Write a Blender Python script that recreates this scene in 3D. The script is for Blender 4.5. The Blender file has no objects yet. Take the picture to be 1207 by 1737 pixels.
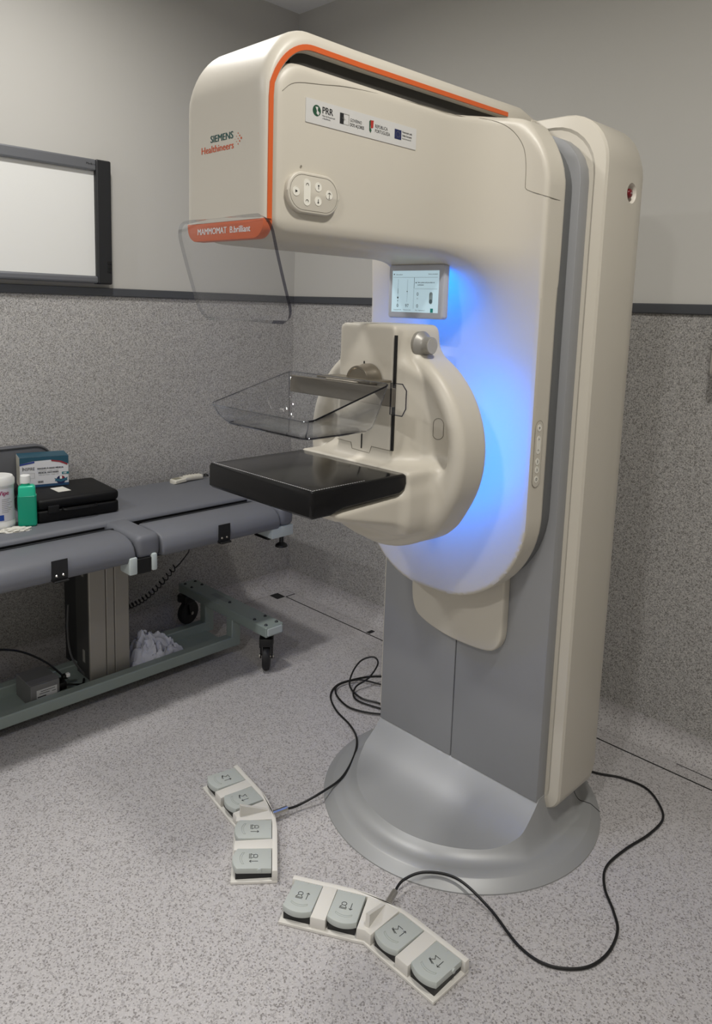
import bpy, bmesh, math, random
import numpy as np
from mathutils import Vector, Matrix, noise

S = bpy.context.scene
C = S.collection
V = Vector
random.seed(7)

# ------------------------------------------------------------------ camera
F, CX, CY, YAW, PIT, ROL = 1272.118, 618.902, 707.176, -0.774723, 0.1445986, 0.0329789
fw = V((math.cos(PIT)*math.sin(YAW), math.cos(PIT)*math.cos(YAW), -math.sin(PIT)))
ri = V((math.cos(YAW), -math.sin(YAW), 0)); up = ri.cross(fw)
r2 = ri*math.cos(ROL)+up*math.sin(ROL); u2 = -ri*math.sin(ROL)+up*math.cos(ROL)
cd = bpy.data.cameras.new('camera'); cam = bpy.data.objects.new('camera', cd); C.objects.link(cam)
cd.sensor_fit = 'VERTICAL'; cd.sensor_height = 36; cd.sensor_width = 36*1207/1737
cd.lens = F/1737*36; cd.clip_start = 0.05
cd.shift_x = -(CX-603.5)/1737; cd.shift_y = (CY-868.5)/1737
m = Matrix((r2, u2, -fw)).transposed().to_4x4(); m.translation = V((3.0162, -2.5292, 1.5))
cam.matrix_world = m
S.camera = cam

# ------------------------------------------------------------------ light, exposure
w = bpy.data.worlds.new('world'); S.world = w; w.use_nodes = True
w.node_tree.nodes['Background'].inputs[0].default_value = (0.8, 0.85, 1, 1)
w.node_tree.nodes['Background'].inputs[1].default_value = 0.0
def downlight(x, y, watts, size=0.2, col=(1, 0.965, 0.90)):
    l = bpy.data.lights.new('downlight', 'AREA'); l.shape = 'DISK'; l.size = size
    l.energy = watts; l.color = col; l.spread = math.radians(170)
    o = bpy.data.objects.new('downlight', l); C.objects.link(o); o.location = (x, y, 2.9)
    return o
downlight(0.88, -1.52, 17, col=(1, 0.975, 0.94))
downlight(2.74, -1.52, 18, col=(1, 0.965, 0.90))
downlight(0.88, -3.6, 20, col=(0.97, 0.98, 1))
downlight(2.74, -3.6, 24, col=(1, 0.98, 0.96))
vs = S.view_settings
vs.view_transform = 'Standard'; vs.look = 'None'; vs.gamma = 1; vs.use_curve_mapping = False
vs.exposure = 0.24

# ------------------------------------------------------------------ helpers
def lin(h):
    h = h.lstrip('#'); o = []
    for i in (0, 2, 4):
        c = int(h[i:i+2], 16)/255
        o.append(c/12.92 if c <= .04045 else ((c+.055)/1.055)**2.4)
    return (*o, 1)
MATS = {}
def mat(name, col, rough=0.5, metal=0.0, spec=0.5, bump=0, bscale=300, var=0, vscale=8, emit=None, es=1, coat=0):
    if name in MATS: return MATS[name]
    mt = bpy.data.materials.new(name); mt.use_nodes = True; nt = mt.node_tree
    b = nt.nodes['Principled BSDF']
    b.inputs['Base Color'].default_value = lin(col)
    b.inputs['Roughness'].default_value = rough; b.inputs['Metallic'].default_value = metal
    b.inputs['Specular IOR Level'].default_value = spec
    if coat: b.inputs['Coat Weight'].default_value = coat; b.inputs['Coat Roughness'].default_value = .08
    if emit: b.inputs['Emission Color'].default_value = lin(emit); b.inputs['Emission Strength'].default_value = es
    tc = nt.nodes.new('ShaderNodeTexCoord')
    if bump:
        n = nt.nodes.new('ShaderNodeTexNoise'); n.inputs['Scale'].default_value = bscale; n.inputs['Detail'].default_value = 3
        bp = nt.nodes.new('ShaderNodeBump'); bp.inputs['Strength'].default_value = bump; bp.inputs['Distance'].default_value = .002
        nt.links.new(tc.outputs['Object'], n.inputs['Vector']); nt.links.new(n.outputs[0], bp.inputs['Height'])
        nt.links.new(bp.outputs[0], b.inputs['Normal'])
    if var:
        n = nt.nodes.new('ShaderNodeTexNoise'); n.inputs['Scale'].default_value = vscale; n.inputs['Detail'].default_value = 5
        hs = nt.nodes.new('ShaderNodeHueSaturation'); hs.inputs['Color'].default_value = lin(col)
        mr = nt.nodes.new('ShaderNodeMapRange'); mr.inputs['To Min'].default_value = 1-var; mr.inputs['To Max'].default_value = 1+var
        nt.links.new(tc.outputs['Object'], n.inputs['Vector']); nt.links.new(n.outputs[0], mr.inputs[0])
        nt.links.new(mr.outputs[0], hs.inputs['Value']); nt.links.new(hs.outputs[0], b.inputs['Base Color'])
    MATS[name] = mt
    return mt
def speckle(name, base, dark, light, scale, rough=.5, damt=.12, lamt=.12, bump=.05):
    mt = bpy.data.materials.new(name); mt.use_nodes = True; nt = mt.node_tree; b = nt.nodes['Principled BSDF']
    b.inputs['Roughness'].default_value = rough
    tc = nt.nodes.new('ShaderNodeTexCoord')
    def vor(sc, seed):
        mp = nt.nodes.new('ShaderNodeMapping'); mp.inputs['Location'].default_value = (seed, seed*1.7, seed*.3)
        v = nt.nodes.new('ShaderNodeTexVoronoi'); v.inputs['Scale'].default_value = sc
        nt.links.new(tc.outputs['Object'], mp.inputs[0]); nt.links.new(mp.outputs[0], v.inputs['Vector'])
        sp = nt.nodes.new('ShaderNodeSeparateColor'); nt.links.new(v.outputs['Color'], sp.inputs[0])
        return sp
    def mix(fac, a, bcol):
        mx = nt.nodes.new('ShaderNodeMix'); mx.data_type = 'RGBA'
        nt.links.new(fac, mx.inputs[0])
        if isinstance(a, tuple): mx.inputs[6].default_value = a
        else: nt.links.new(a, mx.inputs[6])
        mx.inputs[7].default_value = bcol
        return mx.outputs[2]
    def thr(sock, t, soft=.03):
        mr = nt.nodes.new('ShaderNodeMapRange'); mr.inputs['From Min'].default_value = t; mr.inputs['From Max'].default_value = t+soft
        nt.links.new(sock, mr.inputs[0]); return mr.outputs[0]
    v1 = vor(scale, 3); v2 = vor(scale*1.6, 11); v3 = vor(scale*.8, 29)
    mid = tuple(.5*(x+y) for x, y in zip(lin(base), lin(dark)))
    c = mix(thr(v3.outputs[0], .72), lin(base), mid)
    c = mix(thr(v2.outputs[1], 1-lamt), c, lin(light))
    c = mix(thr(v1.outputs[0], 1-damt), c, lin(dark))
    n = nt.nodes.new('ShaderNodeTexNoise'); n.inputs['Scale'].default_value = 2.2; n.inputs['Detail'].default_value = 4
    nt.links.new(tc.outputs['Object'], n.inputs['Vector'])
    mr = nt.nodes.new('ShaderNodeMapRange'); mr.inputs['To Min'].default_value = .93; mr.inputs['To Max'].default_value = 1.07
    nt.links.new(n.outputs[0], mr.inputs[0])
    hs = nt.nodes.new('ShaderNodeHueSaturation'); nt.links.new(c, hs.inputs['Color']); nt.links.new(mr.outputs[0], hs.inputs['Value'])
    nt.links.new(hs.outputs[0], b.inputs['Base Color'])
    MATS[name] = mt
    return mt
def clear(name, tint=(.93, .94, .95), gl=.9, blend=.12):
    mt = bpy.data.materials.new(name); mt.use_nodes = True; nt = mt.node_tree; nt.nodes.remove(nt.nodes['Principled BSDF'])
    out = nt.nodes['Material Output']
    tr = nt.nodes.new('ShaderNodeBsdfTransparent'); tr.inputs[0].default_value = (*tint, 1)
    g = nt.nodes.new('ShaderNodeBsdfGlossy'); g.inputs['Roughness'].default_value = .03; g.inputs[0].default_value = (gl, gl, gl, 1)
    lw = nt.nodes.new('ShaderNodeLayerWeight'); lw.inputs[0].default_value = .5
    pw = nt.nodes.new('ShaderNodeMath'); pw.operation = 'POWER'; pw.inputs[1].default_value = 4.5
    fr = nt.nodes.new('ShaderNodeMath'); fr.operation = 'MULTIPLY_ADD'; fr.inputs[1].default_value = .85; fr.inputs[2].default_value = blend*.45
    nt.links.new(lw.outputs['Facing'], pw.inputs[0]); nt.links.new(pw.outputs[0], fr.inputs[0])
    mx = nt.nodes.new('ShaderNodeMixShader')
    nt.links.new(fr.outputs[0], mx.inputs[0]); nt.links.new(tr.outputs[0], mx.inputs[1]); nt.links.new(g.outputs[0], mx.inputs[2])
    nt.links.new(mx.outputs[0], out.inputs[0]); MATS[name] = mt
    return mt

ROOTM = {}
def thing(name, label, cat, loc, rotz=0, group=None):
    o = bpy.data.objects.new(name, None); C.objects.link(o); o.location = loc; o.rotation_euler = (0, 0, rotz)
    o.empty_display_size = .1
    o['label'] = label; o['category'] = cat
    if group: o['group'] = group
    ROOTM[o.name] = (Matrix.Translation(V(loc)) @ Matrix.Rotation(rotz, 4, 'Z')).inverted()
    return o
def rootof(o):
    while o.parent: o = o.parent
    return o
def tag(o, label, cat, group=None):
    o['label'] = label; o['category'] = cat
    if group: o['group'] = group
    return o
def obj(name, me, mt, parent=None, world=True, smooth=False, ang=35):
    """link a mesh (data or (verts, faces) or bmesh) as one object; world-space vertices go into the root's frame"""
    if isinstance(me, tuple):
        d = bpy.data.meshes.new(name); d.from_pydata([tuple(v) for v in me[0]], [], [tuple(f) for f in me[1]]); me = d
    elif isinstance(me, bmesh.types.BMesh):
        d = bpy.data.meshes.new(name); bmesh.ops.recalc_face_normals(me, faces=me.faces[:]); me.to_mesh(d); me.free(); me = d
    if mt is not None and not me.materials: me.materials.append(mt)
    if smooth:
        me.shade_smooth(); me.set_sharp_from_angle(angle=math.radians(ang))
    o = bpy.data.objects.new(name, me); C.objects.link(o)
    if parent:
        o.parent = parent
        if world: me.transform(ROOTM[rootof(parent).name])
    return o
def solo(name, me, mt, label, cat, group=None, smooth=False, origin=None, ang=35):
    o = obj(name, me, mt, None, smooth=smooth, ang=ang)
    if origin: o.data.transform(Matrix.Translation(-V(origin))); o.location = origin
    return tag(o, label, cat, group)
def join(parts):
    vs_, fs_ = [], []
    for v, f in parts:
        k = len(vs_); vs_ += [tuple(p) for p in v]; fs_ += [tuple(i+k for i in q) for q in f]
    return vs_, fs_
def frombm(bm):
    bmesh.ops.recalc_face_normals(bm, faces=bm.faces[:])
    bm.verts.index_update()
    r = ([v.co.copy() for v in bm.verts], [tuple(v.index for v in f.verts) for f in bm.faces]); bm.free()
    return r
def box(lo, hi, bev=0, seg=2):
    bm = bmesh.new(); bmesh.ops.create_cube(bm, size=1)
    for v in bm.verts: v.co = V([lo[i]+(v.co[i]+.5)*(hi[i]-lo[i]) for i in range(3)])
    if bev: bmesh.ops.bevel(bm, geom=bm.edges[:], offset=bev, segments=seg, affect='EDGES', profile=.5)
    return frombm(bm)
def xf(g, M): return ([M @ V(p) for p in g[0]], g[1])
def rz(g, ang, c=(0, 0, 0)):
    return xf(g, Matrix.Translation(V(c)) @ Matrix.Rotation(ang, 4, 'Z') @ Matrix.Translation(-V(c)))
def put(axis, p, q, h):
    # 2-D (p, q) in the plane normal to axis, h along it
    return {'x': V((h, p, q)), 'y': V((p, h, q)), 'z': V((p, q, h))}[axis]
def prism(poly, axis, a, b, bev=0, seg=2):
    bm = bmesh.new()
    lo = [bm.verts.new(put(axis, p, q, a)) for p, q in poly]; hi = [bm.verts.new(put(axis, p, q, b)) for p, q in poly]
    n = len(poly)
    f1 = bm.faces.new(lo); f2 = bm.faces.new(hi)
    for i in range(n): bm.faces.new((lo[i], lo[(i+1) % n], hi[(i+1) % n], hi[i]))
    bmesh.ops.recalc_face_normals(bm, faces=bm.faces[:])
    if bev:
        es = list(set(f1.edges) | set(f2.edges))
        bmesh.ops.bevel(bm, geom=es, offset=bev, segments=seg, affect='EDGES', profile=.5, clamp_overlap=True)
    return frombm(bm)
def rrect(x0, x1, y0, y1, r, n=6):
    """rounded rectangle outline; r one radius or (x0y0, x1y0, x1y1, x0y1)"""
    if not isinstance(r, (tuple, list)): r = (r,)*4
    out = []
    for (cx, cy, sx, sy, rr, a0) in ((x0, y0, 1, 1, r[0], 180), (x1, y0, -1, 1, r[1], 270), (x1, y1, -1, -1, r[2], 0), (x0, y1, 1, -1, r[3], 90)):
        if rr <= 0: out.append((cx, cy)); continue
        for i in range(n+1):
            a = math.radians(a0+90*i/n)
            out.append((cx+sx*rr+rr*math.cos(a), cy+sy*rr+rr*math.sin(a)))
    return out
def lathe(prof, c, axis='z', n=32, a0=0, a1=360, cap=True):
    vs_, fs_ = [], []; full = abs(a1-a0) >= 360; k = n if full else n+1
    for i in range(k):
        a = math.radians(a0+(a1-a0)*i/n)
        for r, h in prof:
            p, q = r*math.cos(a), r*math.sin(a)
            vs_.append(V(c)+{'z': V((p, q, h)), 'x': V((h, p, q)), 'y': V((p, h, q))}[axis])
    m_ = len(prof)
    for i in range(n):
        j = (i+1) % k
        for t in range(m_-1): fs_.append((i*m_+t, j*m_+t, j*m_+t+1, i*m_+t+1))
    bm = bmesh.new(); bv = [bm.verts.new(v) for v in vs_]
    for f in fs_: bm.faces.new([bv[i] for i in f])
    bmesh.ops.remove_doubles(bm, verts=bm.verts[:], dist=1e-6)
    if cap: bmesh.ops.holes_fill(bm, edges=[e for e in bm.edges if e.is_boundary], sides=200)
    return frombm(bm)
def spline(P, k=8, closed=False):
    P = [V(p) for p in P]; out = []; n = len(P)
    for i in range(n if closed else n-1):
        if closed: a, b, c, d = P[i-1], P[i], P[(i+1) % n], P[(i+2) % n]
        else: a, b, c, d = P[max(i-1, 0)], P[i], P[i+1], P[min(i+2, n-1)]
        for j in range(k):
            t = j/k
            out.append(.5*((2*b)+(c-a)*t+(2*a-5*b+4*c-d)*t*t+(3*b-a-3*c+d)*t**3))
    if not closed: out.append(P[-1])
    return out
def tube(P, r, n=8, closed=False):
    P = [V(p) for p in P]; vs_, fs_ = [], []; N = len(P)
    t0 = (P[1]-P[0]).normalized(); nn = t0.orthogonal().normalized()
    for i, p in enumerate(P):
        if closed: t = (P[(i+1) % N]-P[i-1])
        else: t = P[min(i+1, N-1)]-P[max(i-1, 0)]
        t = t.normalized() if t.length > 1e-9 else t0
        nn = (nn-t*nn.dot(t)).normalized(); bb = t.cross(nn)
        for k in range(n):
            a = 2*math.pi*k/n; vs_.append(p+(nn*math.cos(a)+bb*math.sin(a))*r)
    for i in range(N if closed else N-1):
        j = (i+1) % N
        for k in range(n): fs_.append((i*n+k, i*n+(k+1) % n, j*n+(k+1) % n, j*n+k))
    if not closed: fs_ += [tuple(range(n))[::-1], tuple((N-1)*n+k for k in range(n))]
    return vs_, fs_
def sheet(G, th, nrm=None):
    """closed thin slab from a grid of points G[i][j]; returns verts, faces, number of edge faces (they come last)"""
    a, b = len(G), len(G[0]); vs_ = []; N = a*b
    off = []
    for i in range(a):
        for j in range(b):
            du = V(G[min(i+1, a-1)][j])-V(G[max(i-1, 0)][j]); dv = V(G[i][min(j+1, b-1)])-V(G[i][max(j-1, 0)])
            n_ = du.cross(dv); n_ = n_.normalized() if n_.length > 1e-12 else V((0, 1, 0)); off.append(n_*th/2)
    P = [V(G[i][j]) for i in range(a) for j in range(b)]
    vs_ = [p+o for p, o in zip(P, off)]+[p-o for p, o in zip(P, off)]
    fs_ = []
    for i in range(a-1):
        for j in range(b-1):
            q = (i*b+j, i*b+j+1, (i+1)*b+j+1, (i+1)*b+j)
            fs_.append(q[::-1]); fs_.append(tuple(x+N for x in q))
    k = len(fs_)
    loop = [(i, 0) for i in range(a)]+[(a-1, j) for j in range(1, b)]+[(i, b-1) for i in range(a-2, -1, -1)]+[(0, j) for j in range(b-2, 0, -1)]
    ix = [i*b+j for i, j in loop]
    for s in range(len(ix)):
        p, q = ix[s], ix[(s+1) % len(ix)]
        fs_.append((p, q, q+N, p+N))
    return vs_, fs_, k
def strokes(lines, wd, org, ux, uy):
    vs_, fs_ = [], []; org, ux, uy = V(org), V(ux), V(uy)
    for L in lines:
        for (x0, y0), (x1, y1) in zip(L, L[1:]):
            d = V((x1-x0, y1-y0, 0)); ln = d.length
            if ln < 1e-9: continue
            d /= ln; n_ = V((-d.y, d.x, 0))*wd/2; e = d*wd*.35
            k = len(vs_)
            for s, t in ((-1, -1), (1, -1), (1, 1), (-1, 1)):
                p = (V((x0, y0, 0))-e if s < 0 else V((x1, y1, 0))+e)+n_*t
                vs_.append(org+ux*p.x+uy*p.y)
            fs_.append((k, k+1, k+2, k+3))
    return vs_, fs_
def quad(org, ux, uy, x0, x1, y0, y1):
    org, ux, uy = V(org), V(ux), V(uy)
    return [org+ux*x+uy*y for x, y in ((x0, y0), (x1, y0), (x1, y1), (x0, y1))], [(0, 1, 2, 3)]
def disc2(org, ux, uy, x, y, r, n=16, ry=None):
    org, ux, uy = V(org), V(ux), V(uy); ry = ry or r
    return [org+ux*(x+r*math.cos(2*math.pi*i/n))+uy*(y+ry*math.sin(2*math.pi*i/n)) for i in range(n)], [tuple(range(n))]
TXT = {}
def text(body, h, org, ux, uy, xs=1.0, bold=0.0, align='LEFT', width=None):
    key = body
    if key not in TXT:
        cu = bpy.data.curves.new('t', 'FONT'); cu.body = body; cu.size = 1; cu.resolution_u = 3
        o = bpy.data.objects.new('t', cu); C.objects.link(o)
        dg = bpy.context.evaluated_depsgraph_get()
        me = bpy.data.meshes.new_from_object(o.evaluated_get(dg))
        TXT[key] = ([v.co.copy() for v in me.vertices], [tuple(p.vertices) for p in me.polygons])
        bpy.data.objects.remove(o); bpy.data.curves.remove(cu); bpy.data.meshes.remove(me)
    vs_, fs_ = TXT[key]; s = h/.70
    x0, x1 = min(v.x for v in vs_), max(v.x for v in vs_)
    if width: xs = width/((x1-x0)*s)
    dx = {'LEFT': -x0, 'RIGHT': -x1, 'CENTER': -(x0+x1)/2}[align]
    org, ux, uy = V(org), V(ux).normalized(), V(uy).normalized()
    if not bold: return [org+ux*((v.x+dx)*s*xs)+uy*(v.y*s) for v in vs_], fs_
    nz = ux.cross(uy)
    return join([([org+ux*((v.x+dx)*s*xs+k*h*bold*2)+uy*(v.y*s)+nz*(.00003*k) for v in vs_], fs_) for k in (-1, 0, 1)])

# signed-distance solids -> mesh (surface nets)
def nets(f, lo, hi, h):
    n = [int(math.ceil((hi[i]-lo[i])/h))+1 for i in range(3)]
    ax = [np.linspace(lo[i], lo[i]+h*(n[i]-1), n[i], dtype=np.float64) for i in range(3)]
    D = np.empty(n, np.float32)
    for i in range(n[0]):                      # slice by slice keeps memory small
        Y, Z = np.meshgrid(ax[1], ax[2], indexing='ij')
        D[i] = f(np.full_like(Y, ax[0][i]), Y, Z)
    ins = D < 0
    cs = np.zeros([k-1 for k in n], np.int8)
    for a in (0, 1):
        for b in (0, 1):
            for c in (0, 1): cs += ins[a:n[0]-1+a, b:n[1]-1+b, c:n[2]-1+c]
    act = (cs > 0) & (cs < 8); idx = -np.ones(cs.shape, np.int64); I = np.argwhere(act); idx[act] = np.arange(len(I))
    acc = np.zeros((len(I), 3)); cnt = np.zeros(len(I))
    corners = [(a, b, c) for a in (0, 1) for b in (0, 1) for c in (0, 1)]
    for p in corners:
        for q in corners:
            if sum(abs(x-y) for x, y in zip(p, q)) == 1 and p < q:
                dp = D[I[:, 0]+p[0], I[:, 1]+p[1], I[:, 2]+p[2]]; dq = D[I[:, 0]+q[0], I[:, 1]+q[1], I[:, 2]+q[2]]
                k = (dp < 0) != (dq < 0); t = np.where(k, dp/np.where(k, dp-dq, 1), 0)
                for d in range(3): acc[:, d] += np.where(k, p[d]+(q[d]-p[d])*t, 0)
                cnt += k
    P = np.array(lo)+(I+acc/cnt[:, None])*h
    for _ in range(3):
        P = newton(f, P, h)
    F_ = []
    for d in range(3):
        e1, e2 = [(1, 2), (2, 0), (0, 1)][d]
        sl0 = [slice(None)]*3; sl1 = [slice(None)]*3; sl0[d] = slice(0, n[d]-1); sl1[d] = slice(1, n[d])
        A, B = ins[tuple(sl0)], ins[tuple(sl1)]
        E_ = np.argwhere(A != B); s = A[tuple(E_.T)]
        ok = (E_[:, e1] > 0) & (E_[:, e2] > 0) & (E_[:, e1] < n[e1]-1) & (E_[:, e2] < n[e2]-1); E_ = E_[ok]; s = s[ok]
        def g(a, b):
            q = E_.copy(); q[:, e1] -= a; q[:, e2] -= b; return idx[tuple(q.T)]
        Q = np.stack([g(1, 1), g(0, 1), g(0, 0), g(1, 0)], 1)
        Q[~s] = Q[~s][:, ::-1]; F_.append(Q)
    F_ = np.concatenate(F_)
    return P, F_
def grad(f, P, e=2e-4):
    G = np.zeros_like(P)
    for d in range(3):
        a = P.copy(); b = P.copy(); a[:, d] += e; b[:, d] -= e
        G[:, d] = (f(*a.T)-f(*b.T))/(2*e)
    return G
def newton(f, P, lim):
    G = grad(f, P); d = f(*P.T); st = -d/np.maximum((G**2).sum(1), .2)
    return P+np.clip(st, -lim, lim)[:, None]*G
def onto(f, pts):
    P = np.array(pts, float)
    for _ in range(8): P = newton(f, P, .05)
    G = grad(f, P); G /= np.linalg.norm(G, axis=1)[:, None]
    return [V(p) for p in P], [V(g) for g in G]
def sdmesh(name, f, lo, hi, h):
    P, Q = nets(f, lo, hi, h); me = bpy.data.meshes.new(name)
    me.vertices.add(len(P)); me.vertices.foreach_set('co', P.ravel())
    me.loops.add(Q.size); me.loops.foreach_set('vertex_index', Q.ravel().astype(np.int32))
    me.polygons.add(len(Q)); me.polygons.foreach_set('loop_start', np.arange(0, Q.size, 4, dtype=np.int32))
    me.update(calc_edges=True); me.validate()
    return me
def rr2(x, z, x0, x1, z0, z1, r):     # r = (x0z0, x1z0, x1z1, x0z1)
    cx, cz = (x0+x1)/2, (z0+z1)/2; px, pz = x-cx, z-cz
    rr = np.where(pz < 0, np.where(px < 0, r[0], r[1]), np.where(px < 0, r[3], r[2]))
    qx = np.abs(px)-(x1-x0)/2+rr; qz = np.abs(pz)-(z1-z0)/2+rr
    return np.minimum(np.maximum(qx, qz), 0)+np.hypot(np.maximum(qx, 0), np.maximum(qz, 0))-rr
def ext(d2, h, a, b, r=0):
    wx, wy = d2+r, np.abs(h-(a+b)/2)-(b-a)/2+r
    return np.minimum(np.maximum(wx, wy), 0)+np.hypot(np.maximum(wx, 0), np.maximum(wy, 0))-r
def smin(a, b, k):
    h = np.maximum(k-np.abs(a-b), 0)/k; return np.minimum(a, b)-h*h*k*.25
def smax(a, b, k): return -smin(-a, -b, k)
def poly2(x, y, P):
    d = np.full(np.shape(x), 1e9); s = np.ones(np.shape(x)); n = len(P)
    for i in range(n):
        (ax, ay), (bx, by) = P[i], P[i-1]
        ex, ey = bx-ax, by-ay; wx, wy = x-ax, y-ay
        t = np.clip((wx*ex+wy*ey)/(ex*ex+ey*ey), 0, 1)
        d = np.minimum(d, (wx-ex*t)**2+(wy-ey*t)**2)
        c1, c2, c3 = y >= ay, y < by, ex*wy > ey*wx
        s = np.where((c1 & c2 & c3) | (~c1 & ~c2 & ~c3), -s, s)
    return s*np.sqrt(d)

# ------------------------------------------------------------------ materials
cream = mat('cream_paint', '#c7c1b4', .42, bump=.03, bscale=900)
creamw = mat('warm_cover_paint', '#dcd5c3', .42, bump=.03, bscale=900)
greyp = mat('grey_paint', '#a0a1a1', .42, .25, bump=.06, bscale=1100)
dgrey = mat('dark_grey_paint', '#6c6d6d', .5, .15, bump=.05, bscale=1100)
orange = mat('orange_trim', '#cf5f2c', .4)
black = mat('black_plastic', '#0b0b0c', .45)
seamm = mat('dark_seam', '#1c1c1d', .8)
chrome = mat('bright_metal', '#c9c6c0', .22, 1)
bronze = mat('brushed_metal', '#8d867a', .38, .9)
pedalg = mat('pedal_grey', '#b9beba', .5, bump=.04)
bodyc = mat('switch_cream', '#dcd9d2', .5)
ink = mat('black_ink', '#17181a', .6)
white = mat('white_plastic', '#e9e9e6', .45)
vinyl = mat('grey_vinyl_cloth', '#6d6f75', .5, bump=.12, bscale=260, var=.05)
bedst = mat('pale_green_steel', '#8d9893', .42, .1)
clearm = clear('clear_plastic', (.982, .984, .988))
edgem = clear('clear_plastic_edge', (.30, .30, .36), .5)
paint = mat('wall_paint', '#b9b7b1', .7, bump=.05, bscale=500)
ceilm = mat('ceiling_paint', '#e4e4e2', .8)
wainm = speckle('speckled_wall_vinyl', '#a6a4a2', '#7c7a76', '#c6c3be', 290, .55, .20, .20)
floorm = speckle('speckled_floor_vinyl', '#b9b6b6', '#868281', '#c6c2c2', 290, .45, .12, .16)
railm = mat('dark_rail', '#45474b', .5)

# ------------------------------------------------------------------ setting
L_ = 4.7; LX = 4.0; HC = 2.911; RB, RT = 1.512, 1.546
def struct(name, g, mt, parent=None, smooth=False):
    o = obj(name, g, mt, parent, world=False, smooth=smooth)
    if not parent: o['kind'] = 'structure'
    return o
fl = struct('floor', box((-.1, -L_-.1, -.1), (LX+.1, .1, 0)), floorm)
struct('ceiling', box((-.1, -L_-.1, HC), (LX+.1, .1, HC+.1)), ceilm)
for side, lo, hi in (('left', (-.12, -L_, 0), (0, .0, HC)), ('back', (-.12, 0, 0), (LX, .12, HC)),
                     ('right', (LX, -L_, 0), (LX+.12, 0, HC)), ('front', (-.12, -L_-.12, 0), (LX+.12, -L_, HC))):
    struct('wall_'+side, box(lo, hi), paint)
wl, wb = bpy.data.objects['wall_left'], bpy.data.objects['wall_back']
T = .004
struct('wainscot', box((0, -L_, 0), (T, 0, RB)), wainm, wl)
struct('wainscot', box((0, -T, 0), (LX, 0, RB)), wainm, wb)
struct('trim_1', box((0, -L_, RB), (.016, -.0, RT), .003, 1), railm)
struct('trim_2', box((0, -.016, RB), (LX, 0, RT), .003, 1), railm)
cv = [(T, .075)]+[(T+.071*(1-math.cos(math.radians(a))), .075-.073*math.sin(math.radians(a))) for a in range(10, 91, 10)]
cv = [(0, .085), (T+.001, .085)]+cv+[(T+.071, 0), (0, 0)]
struct('baseboard_left', prism([(x, z) for x, z in cv], 'y', -L_, 0), floorm, smooth=True)
struct('baseboard_back', prism([(-x, z) for x, z in cv], 'x', 0, LX), floorm, smooth=True)
for g in (box((.14, -.1385, -.001), (2.6, -.1335, .0012)), box((.1385, -.131, -.001), (.1435, -.076, .0012)),
          box((.072, -.190, -.001), (.138, -.138, .0012)), box((.72, -.128, -.001), (.742, -.092, .0012)),
          box((2.15, -.077, -.001), (2.6, -.0745, .0012))):
    struct('floor_joint', g, seamm, fl)

# ------------------------------------------------------------------ wall board
wbd = thing('whiteboard', 'large white board with grey top rail and black side panel on wall', 'board', (0.03, -1.75, 1.562))
y1, y0, zb, zt = -1.018, -2.45, 1.562, 2.052
alum = mat('grey_aluminium', '#75777b', .4, .5)
obj('panel', box((.004, y0, zb+.02), (.026, y1-.06, zt-.04)), mat('board_white', '#dcdcd8', .35), wbd)
obj('top_rail', box((0, y0, zt-.044), (.045, y1-.062, zt), .006), alum, wbd)
obj('bottom_rail', box((0, y0, zb), (.05, y1-.062, zb+.03), .008), alum, wbd)
obj('side_panel', box((0, y1-.064, zb-.002), (.048, y1, zt+.001), .006), mat('matt_black', '#1b1c1e', .5), wbd)
sp_ = bpy.data.objects['side_panel']
for i in range(3): obj('button', box((.047, y1-.022, zb+.045+.017*i), (.051, y1-.004, zb+.057+.017*i), .001, 1), black, sp_)
obj('lettering', join([text('Medi', .0085, (.0452, y1-.103, zt-.024), (0, 1, 0), (0, 0, 1), bold=.02),
                       text('canvas', .0085, (.0452, y1-.084, zt-.0245), (0, 1, 0), (0, 0, 1), .8)]), ink, wbd)
bx_ = thing('wall_box', 'pale grey box fixed to the speckled wall below the dark rail', 'box', (2.28, -.05, 1.326))
obj('housing', box((2.136, -.10, 1.326), (2.42, .0, 1.50), .010), mat('pale_grey', '#b9b4ac', .5), bx_)
obj('front_cover', box((2.146, -.105, 1.336), (2.41, -.098, 1.49), .004), mat('pale_grey', '#b9b4ac', .5), bx_)

# ------------------------------------------------------------------ mammography unit
X0 = 1.733
mm = thing('mammography_machine', 'tall cream mammography machine with orange trim, blue glow and grey round foot', 'medical machine', (X0, -.74, 0))
# --- base
bc = V((1.734, -.74, 0)); Ro = .4265
def rD(a):
    c, s = math.cos(a), math.sin(a); r = .325
    if abs(c) > 1e-6: r = min(r, .303/abs(c))
    if s > 1e-6: r = min(r, .262/s)
    return r
def topz(y):
    t = min(max((y+.965)/.175, 0), 1.06); return .052+.083*t**2.3
NA = 144; rings = []
NI, NS = 22, 9
vsb, fsb = [], []
for i in range(NA):
    a = 2*math.pi*i/NA; c, s = math.cos(a), math.sin(a); rd = rD(a); row = []
    for k in range(NI+1):
        r = rd*k/NI; row.append((r, topz(bc.y+r*s)))
    zt_ = topz(bc.y+rd*s); zp = .030; wk = min(.052, .385-rd)
    for k in range(1, NS+1):
        q = k/NS; row.append((rd+wk*q, zp+(zt_-zp)*(1-q)**2.6))
    row += [(.397, .026), (.400, .0245), (.424, .006), (Ro, .004), (Ro, 0)]
    rings.append(row)
NR = len(rings[0])
for i in range(NA):
    a = 2*math.pi*i/NA
    for r, z in rings[i]: vsb.append((bc.x+r*math.cos(a), bc.y+r*math.sin(a), z))
for i in range(NA):
    j = (i+1) % NA
    for k in range(NR-1):
        fsb.append((i*NR+k, i*NR+k+1, j*NR+k+1, j*NR+k) if k else (i*NR, i*NR+1, j*NR+1))
base = obj('base', (vsb, fsb), greyp, mm, smooth=True, ang=28)
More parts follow.
